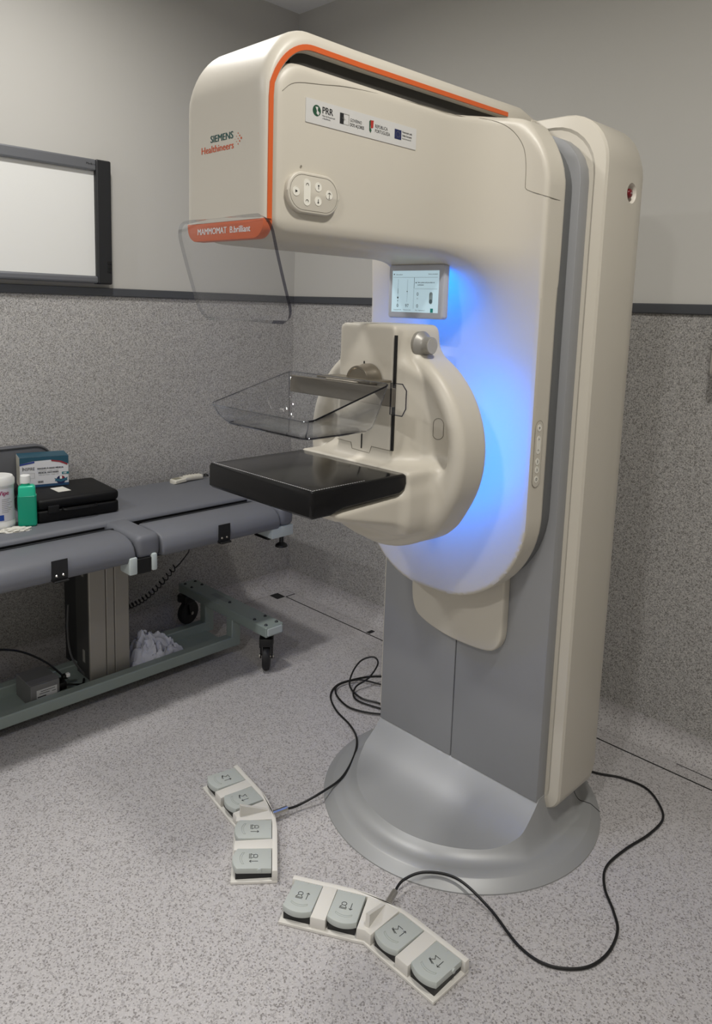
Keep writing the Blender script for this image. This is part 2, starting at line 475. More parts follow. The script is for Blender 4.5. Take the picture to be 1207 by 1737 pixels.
a0 = math.radians(33)
P = []
for r, z in rings[int(round(a0/(2*math.pi)*NA))][NI:]:
    P.append((bc.x+r*math.cos(a0), bc.y+r*math.sin(a0), z+.0003))
obj('seam', tube(P[:-1], .0012, 6), seamm, base)
# --- column
cw = .302
obj('column_core', prism(rrect(X0-cw+.004, X0+cw-.004, .12, 1.946, (0, 0, .12, .12)), 'y', -.784, -.60), mat('dark_core', '#3a3b3d', .6), mm)
for x0, x1 in ((X0-cw, X0-.0055), (X0-.0025, X0+cw)):
    rr_ = (0, 0, .12, 0) if x1 > X0+.1 else (0, 0, 0, .12)
    obj('front_panel', prism(rrect(x0, x1, .139, 1.952, rr_), 'y', -.79, -.745, .003), mat('column_grey', '#97989a', .48, .2, bump=.06, bscale=1100), mm, smooth=True)
cov = spline([(X0-.160, .80, 0), (X0-.163, .67, 0), (X0-.154, .596, 0), (X0-.120, .560, 0), (X0-.03, .537, 0), (X0+.07, .533, 0), (X0+.140, .543, 0), (X0+.168, .575, 0), (X0+.174, .64, 0), (X0+.173, .80, 0)], 4)
obj('lower_cover', prism([(p.x, p.y) for p in cov], 'y', -.822, -.788, .007, 3), cream, mm, smooth=True)
# --- rear shell
def shell_ring(y, inset):
    return [(p, y, q) for p, q in rrect(X0-.347+inset, X0+.347-inset, .105+inset*.6, 2.005-inset, (.05, .05, .125, .125), 8)]
rings_ = [shell_ring(-.748, .034), shell_ring(-.752, .028), shell_ring(-.746, .004), shell_ring(-.738, 0), shell_ring(-.56, 0), shell_ring(-.52, .012), shell_ring(-.495, .04), shell_ring(-.487, .09)]
nv = len(rings_[0]); vv = [p for R_ in rings_ for p in R_]; ff = []
for i in range(len(rings_)-1):
    for k in range(nv): ff.append((i*nv+k, i*nv+(k+1) % nv, (i+1)*nv+(k+1) % nv, (i+1)*nv+k))
ff += [tuple(range(nv))[::-1], tuple((len(rings_)-1)*nv+k for k in range(nv))]
sc = V((X0+.347, -.603, 1.819)); RH = .0262
kf = max((f for f in ff if len(f) == 4 and all(abs(vv[i][0]-sc.x) < 1e-4 for i in f)), key=lambda f: max(vv[i][1] for i in f)-min(vv[i][1] for i in f)+.5*(max(vv[i][2] for i in f)-min(vv[i][2] for i in f)))
ff.remove(kf); bm = bmesh.new(); bv = [bm.verts.new(p) for p in vv]
for f in ff: bm.faces.new([bv[i] for i in f])
hv = [bm.verts.new((sc.x, sc.y+RH*math.cos(2*math.pi*i/28), sc.z+RH*math.sin(2*math.pi*i/28))) for i in range(28)]
es = [bm.edges.new((hv[i], hv[(i+1) % 28])) for i in range(28)]
bm.edges.ensure_lookup_table(); ol = [bm.edges.get((bv[kf[i]], bv[kf[(i+1) % 4]])) for i in range(4)]
bmesh.ops.triangle_fill(bm, edges=es+ol, use_beauty=True, use_dissolve=False, normal=(1, 0, 0))
for f in [f for f in bm.faces if all(v in hv for v in f.verts)]: bm.faces.remove(f)
shell = obj('rear_shell', bm, cream, mm, smooth=True, ang=25)
# emergency stop in a dished well
obj('stop_well', lathe([(RH, 0), (.024, -.004), (.021, -.014), (.018, -.020), (0, -.020)], sc, 'x', 28, cap=False), mat('well_white', '#d6d0c4', .45), shell, smooth=True)
stop = obj('stop_button', lathe([(0, .0), (.006, -.0006), (.0105, -.003), (.0125, -.007), (.0125, -.020)], sc, 'x', 24), mat('dark_red', '#6d0d18', .3), mm, smooth=True)
obj('lettering', text('STOP', .0042, sc+V((.0004, .0, -.002)), (0, 1, 0), (0, 0, 1), align='CENTER'), white, stop)
# --- swivel arm (one smooth body)
def slab2(x, z, ins=0.0):
    return rr2(x, z, X0-.287+ins, X0+.287-ins, .708+ins, 1.966-ins, (.235-ins, .27-ins, .165-ins, .165-ins))
def f_arm(x, y, z):
    s = ext(slab2(x, z), y, -.915, -.835, .006)
    prof = rr2(y, z, -1.625, -.84, 1.615, 1.966, (.05, .0, .0, .085))
    side = rr2(x, z, X0-.13, X0+.13, 1.615, 1.966, (.05, .05, .022, .022))
    a = smax(prof, side, .03)
    d = smin(s, a, .21)
    return smax(smax(d, y+.836, .004), z-1.968, .02)
arm = obj('swivel_arm', sdmesh('swivel_arm', f_arm, (X0-.31, -1.65, .69), (X0+.31, -.81, 1.99), .0065), cream, mm, smooth=True, ang=50)
ringpts = lambda ins: rrect(X0-.287+ins, X0+.287-ins, .708+ins, 1.966-ins, (.235, .27, .16, .16), 14)
obj('pivot_ring', prism(ringpts(.006), 'y', -.838, -.789, .004), dgrey, mm, smooth=True)
sp, sn = onto(f_arm, [(X0+.13, -1.60, 1.895), (X0+.13, -1.57, 1.916), (X0+.13, -1.50, 1.928), (X0+.13, -1.415, 1.940), (X0+.13, -1.234, 1.954), (X0+.135, -1.06, 1.958),
                      (1.887, -1.004, 1.958), (1.915, -.968, 1.948), (1.940, -.948, 1.927), (1.960, -.937, 1.893), (1.967, -.933, 1.852), (1.968, -.932, 1.808), (1.970, -.932, 1.797), (1.982, -.928, 1.790), (2.005, -.92, 1.782), (X0+.287, -.912, 1.776), (X0+.287, -.87, 1.774), (X0+.287, -.837, 1.774)])
obj('seam', tube(spline([p+n*.0001 for p, n in zip(sp, sn)], 5), .0007, 6), mat('groove', '#7c776b', .6), arm)
# --- hood over front and top, with orange edge strip
def hood_path():
    P = [(-1.641, 1.660), (-1.641, 1.74), (-1.641, 1.82), (-1.641, 1.88)]
    cy, cz, r = -1.526, 1.893, .115
    P += [(cy-r*math.cos(math.radians(a)), cz+(r+.014*math.sin(math.radians(a)))*math.sin(math.radians(a))) for a in range(6, 91, 7)]
    P += [(-1.4, 2.022), (-1.25, 2.024), (-1.1, 2.026), (-.95, 2.028), (-.875, 2.0295), (-.80, 2.031), (-.70, 2.031), (-.672, 2.026)]
    return P
HP = hood_path(); ring = []; osr = []
for i, (y, z) in enumerate(HP):
    a = V(HP[max(i-1, 0)]); b = V(HP[min(i+1, len(HP)-1)]); t = (b-a).normalized(); n_ = V((-t.y, t.x))
    up_ = min(max(n_.y, 0), 1); e = .007+.022*up_; hw = .131 if y < -.80 else (.131-.035*min((y+.80)/.12, 1))
    th = .013
    sec = []
    for k in range(7):
        q = math.radians(90*k/6); sec.append((-hw+.026*(1-math.sin(q)) if 0 else -hw+.026-.026*math.cos(q), -e+e*math.sin(q)))
    sec = sec+[(-x, d) for x, d in sec[::-1]]
    sec = sec+[(hw, -e-th), (-hw, -e-th)]
    ring.append([(X0+x, y+n_.x*d, z+n_.y*d) for x, d in sec])
    if y < -.86:
        osr.append([(X0+x, y+n_.x*d, z+n_.y*d) for x, d in ((hw-.004, -e-.001), (hw+.0025, -e-.001), (hw+.0025, -e-.011), (hw-.004, -e-.011))])
def loft(R_):
    nv = len(R_[0]); vv = [p for r in R_ for p in r]; ff = []
    for i in range(len(R_)-1):
        for k in range(nv): ff.append((i*nv+k, i*nv+(k+1) % nv, (i+1)*nv+(k+1) % nv, (i+1)*nv+k))
    return vv, ff+[tuple(range(nv))[::-1], tuple((len(R_)-1)*nv+k for k in range(nv))]
hood = obj('hood', loft(ring), cream, mm, smooth=True, ang=40)
obj('orange_strip', loft(osr), orange, hood, smooth=True, ang=40)
obj('hood_foot', box((X0+.03, -.735, 1.955), (X0+.115, -.665, 2.016), .008), cream, mm, smooth=True)
obj('top_gap_shade', box((X0-.114, -1.57, 1.935), (X0+.114, -.70, 1.990)), mat('gap_shade_grey', '#34322e', .7), mm)  # solid dark box, its colour stands in for shade between hood and arm
# nameplate
npz = [(X0+x, z) for x, z in rrect(-.131, .129, 1.624, 1.661, (.032, .032, 0, 0))]
npl = obj('nameplate', prism(npz, 'y', -1.640, -1.618, .002), orange, mm, smooth=True)
obj('lettering', text('MAMMOMAT  B.brilliant', .0125, (X0, -1.6408, 1.6375), (1, 0, 0), (0, 0, 1), bold=.018, align='CENTER', width=.180), white, npl)
# maker's lettering on the hood front
teal, ored = mat('dark_teal_ink', '#0f4a46', .5), mat('orange_ink', '#c9501f', .5)
fy = -1.6416
obj('lettering', text('SIEMENS', .0133, (1.690, fy, 1.8155), (1, 0, 0), (0, 0, 1), bold=.022, width=.076), teal, hood)
obj('lettering', text('Healthineers', .0133, (1.658, fy, 1.7965), (1, 0, 0), (0, 0, 1), bold=.014, width=.110), ored, hood)
dots = [(1.7925, 1.8125, .0022), (1.7875, 1.8175, .0017), (1.7875, 1.8075, .0017), (1.7825, 1.8225, .0013), (1.7825, 1.8125, .0012), (1.7825, 1.8025, .0013), (1.7775, 1.8175, .0009), (1.7775, 1.8075, .0009), (1.7725, 1.8125, .0008)]
obj('logo_dots', join([disc2((0, fy, 0), (1, 0, 0), (0, 0, 1), x, z, r, 12) for x, z, r in dots]), ored, hood)
# sticker
sx = X0+.1305
stk = obj('sticker', prism(rrect(-1.543, -1.219, 1.851, 1.896, .002, 2), 'x', sx-.002, sx+.0008), mat('sticker_white', '#c9c8c5', .4), mm)
so = V((sx+.0012, 0, 0)); ty, tz = V((0, 1, 0)), V((0, 0, 1))
def st(s, h, y, z, wdt, bold=.0): return text(s, h, so+V((0, y, z)), ty, tz, bold=bold, width=wdt)
for blk in ([('PRR', .0125, -1.500, 1.8745, .028, .012)], [('Plano de Recuperação', .0030, -1.500, 1.8688, .034)], [('e Resiliência', .0030, -1.500, 1.8638, .021)],
            [('GOVERNO', .0062, -1.424, 1.8735, .033)], [('DOS AÇORES', .0062, -1.424, 1.8645, .040, .008)], [('REPÚBLICA', .0068, -1.351, 1.8750, .038)], [('PORTUGUESA', .0068, -1.351, 1.8655, .046)],
            [('Financiado pela', .0040, -1.266, 1.8798, .032, .008)], [('União Europeia', .0040, -1.266, 1.8728, .031, .008)], [('NextGenerationEU', .0030, -1.266, 1.8668, .030)]):
    obj('lettering', join([st(*a) for a in blk]), ink, stk)
obj('green_emblem', join([disc2(so, ty, tz, -1.515, 1.8765, .0105, 20)]), mat('emblem_green', '#1d4a33', .5), stk)
obj('emblem_map', ([so+V((.0003, y, z)) for y, z in ((-1.519, 1.883), (-1.512, 1.8835), (-1.513, 1.877), (-1.508, 1.873), (-1.511, 1.868), (-1.516, 1.871), (-1.515, 1.876))], [(0, 1, 2, 3, 4, 5, 6)]), mat('sticker_white', '#d9d9d8'), stk)
obj('flag_panel', quad(so, ty, tz, -1.453, -1.4425, 1.8645, 1.8855), ink, stk)
obj('flag_panel', strokes([[(-1.4425, 1.885), (-1.428, 1.885), (-1.428, 1.865), (-1.4425, 1.865)], [(-1.446, 1.876), (-1.438, 1.874)], [(-1.442, 1.878), (-1.442, 1.871)]], .0007, so+V((.0002, 0, 0)), ty, tz), mat('flag_grey', '#8b8a80'), stk)
obj('red_emblem', ([so+V((0, y, z)) for y, z in ((-1.3655, 1.887), (-1.356, 1.888), (-1.357, 1.873), (-1.364, 1.871))], [(0, 1, 2, 3)]), mat('emblem_red', '#a8302a'), stk)
obj('dark_emblem', ([so+V((.0002, y, z)) for y, z in ((-1.3690, 1.885), (-1.3650, 1.888), (-1.3655, 1.872), (-1.362, 1.868), (-1.364, 1.862), (-1.3685, 1.866))], [(0, 1, 2, 3, 4, 5)]), mat('emblem_green', '#1d4a33'), stk)
obj('eu_flag', quad(so, ty, tz, -1.2905, -1.2690, 1.8640, 1.8840), mat('eu_blue', '#1a2350'), stk)
obj('eu_stars', join([disc2(so+V((.0003, 0, 0)), ty, tz, -1.2797+.006*math.cos(i*math.pi/6), 1.874+.006*math.sin(i*math.pi/6), .0006, 6) for i in range(12)]), mat('star_gold', '#9a9466'), stk)
# control pad on the arm side
cp = obj('control_pad', prism(rrect(-1.592, -1.457, 1.678, 1.756, .039, 10), 'x', sx-.004, sx+.010, .004, 3), cream, mm, smooth=True)
obj('pad_outline', tube([V((sx+.0099, y, z)) for y, z in rrect(-1.586, -1.463, 1.684, 1.750, .033, 8)], .0006, 5, True), mat('groove', '#7c776b', .6), cp)
lite = mat('button_white', '#e6e3d8', .4)
def btn(y, z, r, par, sxx, half=0):
    pts = [(y+r*math.cos(t)*1, z+(half if math.sin(t) >= 0 else -half)+r*math.sin(t)) for t in [2*math.pi*i/24 for i in range(24)]]
    obj('button', join([prism(pts, 'x', sxx-.001, sxx+.0006, .0004, 1), tube([V((sxx+.0004, a, b)) for a, b in pts], .0005, 5, True)]), lite, par, smooth=True)
    return par
def glyph(lines, wd, par, sxx): obj('symbol', strokes(lines, wd, (sxx+.0012, 0, 0), ty, tz), ink, par)
bz = 1.717
b = btn(-1.571, bz, .0085, cp, sx+.010); obj('symbol', ([V((sx+.0114, y, z)) for y, z in ((-1.5735, bz+.0028), (-1.5735, bz-.0028), (-1.568, bz))], [(0, 1, 2)]), ink, b)
b = btn(-1.5435, bz+.001, .0085, cp, sx+.010, .0165)
arc = lambda y, z, r, a, e: [(y+r*math.cos(math.radians(t)), z+r*math.sin(math.radians(t))) for t in range(a, e+1, 20)]
glyph([arc(-1.5435, bz+.015, .003, -20, 200)], .0009, b, sx+.010); glyph([arc(-1.5435, bz-.016, .003, -20, 180)], .0009, b, sx+.010)
b = btn(-1.5145, bz+.0145, .0085, cp, sx+.010); glyph([[(-1.5145, bz+.018), (-1.5145, bz+.0105)], [(-1.516, bz+.0165), (-1.5145, bz+.018), (-1.513, bz+.0165)]], .0012, b, sx+.010)
b = btn(-1.5145, bz-.0125, .0085, cp, sx+.010); glyph([[(-1.5145, bz-.009), (-1.5145, bz-.0165)], [(-1.516, bz-.015), (-1.5145, bz-.0165), (-1.513, bz-.015)]], .0012, b, sx+.010)
b = btn(-1.4855, bz+.0025, .0085, cp, sx+.010); glyph([arc(-1.4855, bz+.0025, .004, 20, 160), [(-1.4855, bz+.007), (-1.4855, bz-.003)], [(-1.4875, bz-.0045), (-1.4835, bz-.0045)]], .0009, b, sx+.010)
obj('indicator', disc2((sx+.0012, 0, 0), ty, tz, -1.552, 1.7665, .0022, 12), mat('groove', '#7c776b'), mm)
# side keypad on the slab rim
kx = X0+.2872
kp = obj('rim_keypad', prism(rrect(-.9005, -.8645, 1.060, 1.232, .018, 8), 'x', kx-.003, kx+.0012, .0008, 1), cream, mm, smooth=True)
obj('pad_outline', tube([V((kx+.0008, y, z)) for y, z in rrect(-.9005, -.8645, 1.060, 1.232, .018, 8)], .0007, 5, True), mat('groove', '#7c776b'), kp)
kc = -.8825
for z, hf in ((1.214, 0), (1.170, .0145), (1.127, 0), (1.1055, 0), (1.081, 0)):
    b = btn(kc, z, .0085, kp, kx+.0012, hf)
    if z > 1.2: obj('symbol', ([V((kx+.0026, y, q)) for y, q in ((kc-.0025, z+.0028), (kc-.0025, z-.0028), (kc+.003, z))], [(0, 1, 2)]), ink, b)
    elif hf: glyph([arc(kc, z+.013, .003, -20, 200)], .0009, b, kx+.0012), glyph([arc(kc, z-.015, .003, -20, 180)], .0009, b, kx+.0012)
    elif z < 1.09: glyph([arc(kc, z, .003, 0, 360)], .001, b, kx+.0012)
    else: glyph([[(kc, z+.003), (kc, z-.003)]], .0018, b, kx+.0012)
# --- compression unit (disc, column, table bracket)
zc = 1.158
def f_unit(x, y, z):
    u = x-X0
    rad = np.hypot(u, z-zc)
    disc = ext(rad-.262, y, -1.172, -1.055, .026)
    au = np.abs(u)
    flank = (y-(-1.208+np.maximum(au-.10, 0)*.80))*.78
    disc = np.minimum(disc, smax(smax(rad-.240, np.maximum(-flank, y+1.08), .02), au-.23, .02))
    scoop = smax(smax(rad-.216, flank, .03), 1.10-z, .06)
    disc = smax(disc, -scoop, .025)
    colm = ext(rr2(u, z, -.094, .094, 1.00, 1.462, (.02, .02, .016, .016)), y, -1.222, -1.06, .008)
    wid = ext(rr2(u, z, -.100, .100, 1.00, 1.458, (.03, .03, .03, .03)), y, -1.195, -1.06, .014)
    brk = ext(rr2(y, z, -1.264, -1.07, .97, 1.131, (.02, .0, .0, .008)), u, -.188, .188, .012)
    und = ext(poly2(y, z, [(-1.50, 1.072), (-1.20, 1.082), (-1.07, 1.082), (-1.07, .935), (-1.18, .962), (-1.30, 1.008), (-1.47, 1.050)]), u, -.181, .181, .014)
    brk = smax(smin(brk, und, .03), rad-.258, .03)
    d = smin(disc, wid, .035)
    d = smin(d, brk, .035)
    d = smin(d, colm, .012)
    return d
unit = obj('compression_unit', sdmesh('compression_unit', f_unit, (X0-.29, -1.53, .87), (X0+.29, -1.03, 1.49), .005), cream, mm, smooth=True, ang=50)
obj('neck', lathe([(0, -1.06), (.14, -1.06), (.14, -.90), (0, -.90)], (X0, 0, zc), 'y', 40), cream, mm, smooth=True)
glow = mat('blue_light', '#2f9bff', emit='#0078ff', es=13)
obj('light_ring', lathe([(.165, -1.053), (.225, -1.053), (.225, -1.049), (.165, -1.049), (.165, -1.053)], (X0, 0, zc), 'y', 48), glow, unit)
# vertical slots and joints on the column front
fyc = -1.2225
for x, z0, z1, wd in ((1.829, 1.163, 1.438, .0035), (1.728, 1.338, 1.371, .0018), (1.7275, 1.154, 1.199, .0018)):
    obj('slot', box((x-wd, fyc-.0006, z0), (x+wd, fyc+.004, z1)), black, unit)
obj('seam', tube([V((x, fyc-.0004, z)) for x, z in ((1.642, 1.166), (1.690, 1.164), (1.695, 1.149), (1.756, 1.146), (1.762, 1.164), (1.824, 1.163))], .0009, 5), mat('groove', '#7c776b'), unit)
# knob
kn = V((X0+.108, -1.142, 1.415))
knob = obj('knob', lathe([(0, -.010), (.0325, -.010), (.034, .002), (.031, .006), (.023, .014), (.0205, .019), (.0205, .032), (.019, .033), (0, .033)], kn, 'x', 36), mat('knob_grey', '#97948e', .4, .3), mm, smooth=True)
obj('knob_cap', lathe([(0, .0338), (.0185, .0338), (.0192, .0325), (.0192, .031)], kn, 'x', 36), mat('knob_cap', '#b3b0aa', .4, .2), knob, smooth=True)
# oval key on the scooped flank
op, on = onto(f_unit, [(1.909, -1.148, 1.220)]); op, on = op[0], on[0]
uz = (tz-on*tz.dot(on)).normalized(); ux_ = uz.cross(on).normalized()
ov = [op+on*.0003+ux_*(.0125*math.cos(t))+uz*(.0125*math.sin(t)+(.013 if math.sin(t) >= 0 else -.013)) for t in [2*math.pi*i/28 for i in range(28)]]
ov2, _ = onto(f_unit, [tuple(p) for p in ov])
obj('oval_key', tube(ov2, .0009, 5, True), mat('groove', '#7c776b'), unit)
# --- image receptor (black table)
tp = [(-1.552, 1.076), (-1.552, 1.122), (-1.548, 1.1285), (-1.30, 1.129), (-1.270, 1.129), (-1.262, 1.124), (-1.260, 1.105), (-1.266, 1.090), (-1.285, 1.083), (-1.46, 1.079), (-1.495, 1.070), (-1.545, 1.070)]
tbl = obj('receptor_table', prism(tp, 'x', X0-.181, X0+.183, .006, 3), mat('gloss_black', '#0a0a0b', .14, spec=.38), mm, smooth=True, ang=40)
ntc = MATS['gloss_black'].node_tree; ck = ntc.nodes.new('ShaderNodeTexChecker'); ck.inputs['Scale'].default_value = 420
ck.inputs['Color1'].default_value = lin('#060607'); ck.inputs['Color2'].default_value = lin('#0e0e10')
tcn = [n for n in ntc.nodes if n.type == 'TEX_COORD'][0]; ntc.links.new(tcn.outputs['Object'], ck.inputs[0]); ntc.links.new(ck.outputs[0], ntc.nodes['Principled BSDF'].inputs['Base Color'])
ds = []
for i in range(52):
    x = X0-.172+i*.0068; ds.append(quad((0, 0, 1.1294), (1, 0, 0), (0, 1, 0), x, x+.0042, -1.5445, -1.5425))
for i in range(22):
    y = -1.54+i*.0068; ds.append(quad((0, 0, 1.1294), (1, 0, 0), (0, 1, 0), X0+.1750, X0+.1768, y, y+.0042))
obj('edge_marking', join(ds), mat('mark_white', '#cfcfcf'), tbl)
# --- paddle (clear tray) with holder
def loop(hx, yf, yb, r, zf, zbk, n=8):
    pts = rrect(X0-hx, X0+hx, yf, yb, r, n); out = []
    for x, y in pts:
        t = min(max((y-yf)/(yb-yf), 0), 1); out.append(V((x, y, zf+(zbk-zf)*t**1.1)))
    return out
RIM = loop(.174, -1.556, -1.318, .02, 1.270, 1.336); MID = loop(.150, -1.542, -1.335, .02, 1.237, 1.240)
BOT = loop(.140, -1.532, -1.345, .02, 1.2285, 1.2285); IN2 = loop(.10, -1.50, -1.38, .02, 1.228, 1.228)
R_ = [RIM, [RIM[i].lerp(MID[i], .5)+V((0, 0, -.004)) for i in range(len(RIM))], MID, BOT, IN2]
nv = len(RIM); vv = [p for r in R_ for p in r]; ff = []
for i in range(len(R_)-1):
    for k in range(nv): ff.append((i*nv+k, i*nv+(k+1) % nv, (i+1)*nv+(k+1) % nv, (i+1)*nv+k))
ff.append(tuple((len(R_)-1)*nv+k for k in range(nv)))
pad = obj('paddle', (vv, ff), clear('paddle_plastic', (.95, .955, .965), .95, .09), mm, smooth=True, ang=60)
sm_ = pad.modifiers.new('solid', 'SOLIDIFY'); sm_.thickness = .0028
pale_edge = clear('clear_plastic_fold', (.62, .63, .67), .9, .3)
nq = len(RIM)//4
obj('paddle_rim', tube(RIM, .0014, 6, True), pale_edge, pad, smooth=True)
obj('paddle_rim_edge', tube([RIM[i] for i in range(nq+nq//2, 2*nq+nq//2+1)], .0018, 6), edgem, pad, smooth=True)
obj('paddle_fold', tube([BOT[i] for i in range(0, 2*nq+4)], .0015, 6), edgem, pad, smooth=True)
for q in range(4):
    k = q*nq+nq//2
    obj('paddle_corner', tube(spline([RIM[k], R_[1][k], MID[k], BOT[k]], 4), .0013, 6), pale_edge, pad, smooth=True)
obj('paddle_bar', box((X0-.176, -1.314, 1.284), (X0+.176, -1.303, 1.326), .002), bronze, pad)
tabp = [(X0+.172, 1.268), (X0+.208, 1.268), (X0+.218, 1.285), (X0+.218, 1.325), (X0+.206, 1.338), (X0+.172, 1.338)]
obj('paddle_tab', prism(tabp, 'y', -1.316, -1.308), clearm, pad)
obj('tab_edge', tube([V((x, -1.316, z)) for x, z in tabp], .0014, 6, True), edgem, pad)
holder = obj('paddle_holder', join([box((X0-.085, -1.306, 1.328), (X0+.098, -1.232, 1.333), .001, 1), box((X0-.05, -1.31, 1.322), (X0+.06, -1.25, 1.330), .002, 1),
        box((X0-.020, -1.25, 1.30), (X0+.040, -1.218, 1.33), .003, 1)]), bronze, mm)
obj('clamp_arch', lathe([(0, -1.268), (.030, -1.268), (.032, -1.270), (.036, -1.270), (.037, -1.266), (.037, -1.250), (.041, -1.240), (.041, -1.226), (0, -1.226)], (X0+.018, 0, 1.326), 'y', 24, 0, 180), bronze, holder, smooth=True)
# --- face shield
Gs = []
for j in range(29):
    v = (1-math.cos(math.pi*j/28))/2; z = 1.664-.198*v; d = min(v, 1-v)*.198; r = .034; wsh = .158-r+math.sqrt(max(r*r-max(r-d, 0)**2, 0))
    row = []
    for i in range(19):
        u = -1+2*i/18; row.append(V((X0+.004+u*wsh, -1.650+.062*v**1.15-.010*(1-u*u), z)))
    Gs.append(row)
v_, f_, ke = sheet(Gs, .008)
me = bpy.data.meshes.new('face_shield'); me.from_pydata([tuple(p) for p in v_], [], f_); me.materials.append(clearm); me.materials.append(edgem); me.materials.append(clear('clear_plastic_thin_edge', (.72, .73, .75), .8))
for i, p in enumerate(me.polygons): p.material_index = 0 if i < ke else (1 if p.center.x > X0+.10 and p.center.z < 1.66 else 2)
obj('face_shield', me, None, mm, smooth=True, ang=50)
# --- touch screen under the arm
sy = -1.05
scr = obj('touch_screen', prism(rrect(X0-.094, X0+.094, 1.476, 1.614, .009), 'y', sy, sy+.022, .005, 2), mat('screen_frame', '#b9bcc6', .4), mm, smooth=True)
obj('screen_mount', join([box((X0-.075, sy+.012, 1.60), (X0+.075, -.93, 1.628), .008), tube(spline([(X0+.02, sy+.01, 1.612), (X0+.01, sy-.01, 1.628), (X0-.02, sy-.01, 1.632)], 5), .003, 6)]), cream, scr, smooth=True)
obj('display', quad((0, sy-.0004, 0), (1, 0, 0), (0, 0, 1), X0-.080, X0+.078, 1.492, 1.598), mat('lit_display', '#9db4bd', .3, emit='#b4cdd8', es=.55), scr); dsp = scr
do = V((X0-.080, sy-.0009, 1.492)); dx_, dz_ = V((1, 0, 0)), V((0, 0, 1)); W_, H_ = .158, .106
gl_ = mat('screen_line', '#7f949e'); sk = mat('screen_ink', '#20343c', .4)
obj('screen_lines', strokes([[(.004, .089), (.154, .089)], [(.0215, .014), (.0215, .084)], [(.054, .026), (.054, .084)], [(.0765, .010), (.0765, .060)], [(.080, .060), (.154, .060)]], .0006, do, dx_, dz_), gl_, dsp)
for L in ([[(.0768, .061), (.0768, .088)]], [[(.0215, .048), (.0215, .060)]]): obj('screen_mark', strokes(L, .0012, do, dx_, dz_), sk, dsp)
for a in ((.0535, .053, .0016), (.0215, .037, .0026), (.0215, .029, .0014), (.083, .0755, .0018), (.0065, .097, .0018)): obj('screen_mark', disc2(do, dx_, dz_, *a, 10), sk, dsp)
def dt(s, h, x, y, wdt=None, bold=0, al='LEFT'): return text(s, h, do+dx_*x+dz_*y, dx_, dz_, width=wdt, bold=bold, align=al)
for tt in (dt('Select patient', .0032, .013, .095, .023), dt('Select procedure', .0032, .123, .0955, .031), dt('Select patient and procedure at', .0034, .088, .0745, .056, .02), dt('workstation', .0034, .088, .0685, .021, .02),
    dt('0', .0085, .0215, .0125, .006, 0, 'CENTER'), dt('97', .0085, .0545, .0125, .012, 0, 'CENTER'), dt('0', .0085, .0895, .0425, .006, 0, 'CENTER'), dt('0', .0085, .0895, .0125, .006, 0, 'CENTER'),
    dt('Compression (N)', .0026, .0215, .0045, .026, 0, 'CENTER'), dt('Thickness (mm)', .0026, .0545, .0045, .026, 0, 'CENTER'), dt('CC', .0028, .0895, .034, .005, 0, 'CENTER'), dt('Rot.  Angulation (°)', .0026, .100, .0045, .032, 0, 'CENTER')):
    obj('screen_text', tt, sk, dsp)
obj('screen_icon', join([prism([(a, b) for a, b in rrect(do.x+.1285, do.x+.1395, do.z+.022, do.z+.052, .0055)], 'y', sy-.0010, sy-.0008)]), mat('icon_grey', '#93a7b0'), dsp)
obj('screen_icon', join([disc2(do+V((0, -.0004, 0)), dx_, dz_, .134, .029, .005, 14)]), mat('icon_dark', '#566e78'), dsp)
obj('screen_icon', quad(do, dx_, dz_, .1335, .1425, 0.0006, .011), mat('icon_teal', '#0f8f8a'), dsp)
obj('screen_light', box((X0-.085, sy+.026, 1.50), (X0+.085, sy+.029, 1.595)), mat('blue_light_soft', '#2f9bff', emit='#0078ff', es=8), scr)

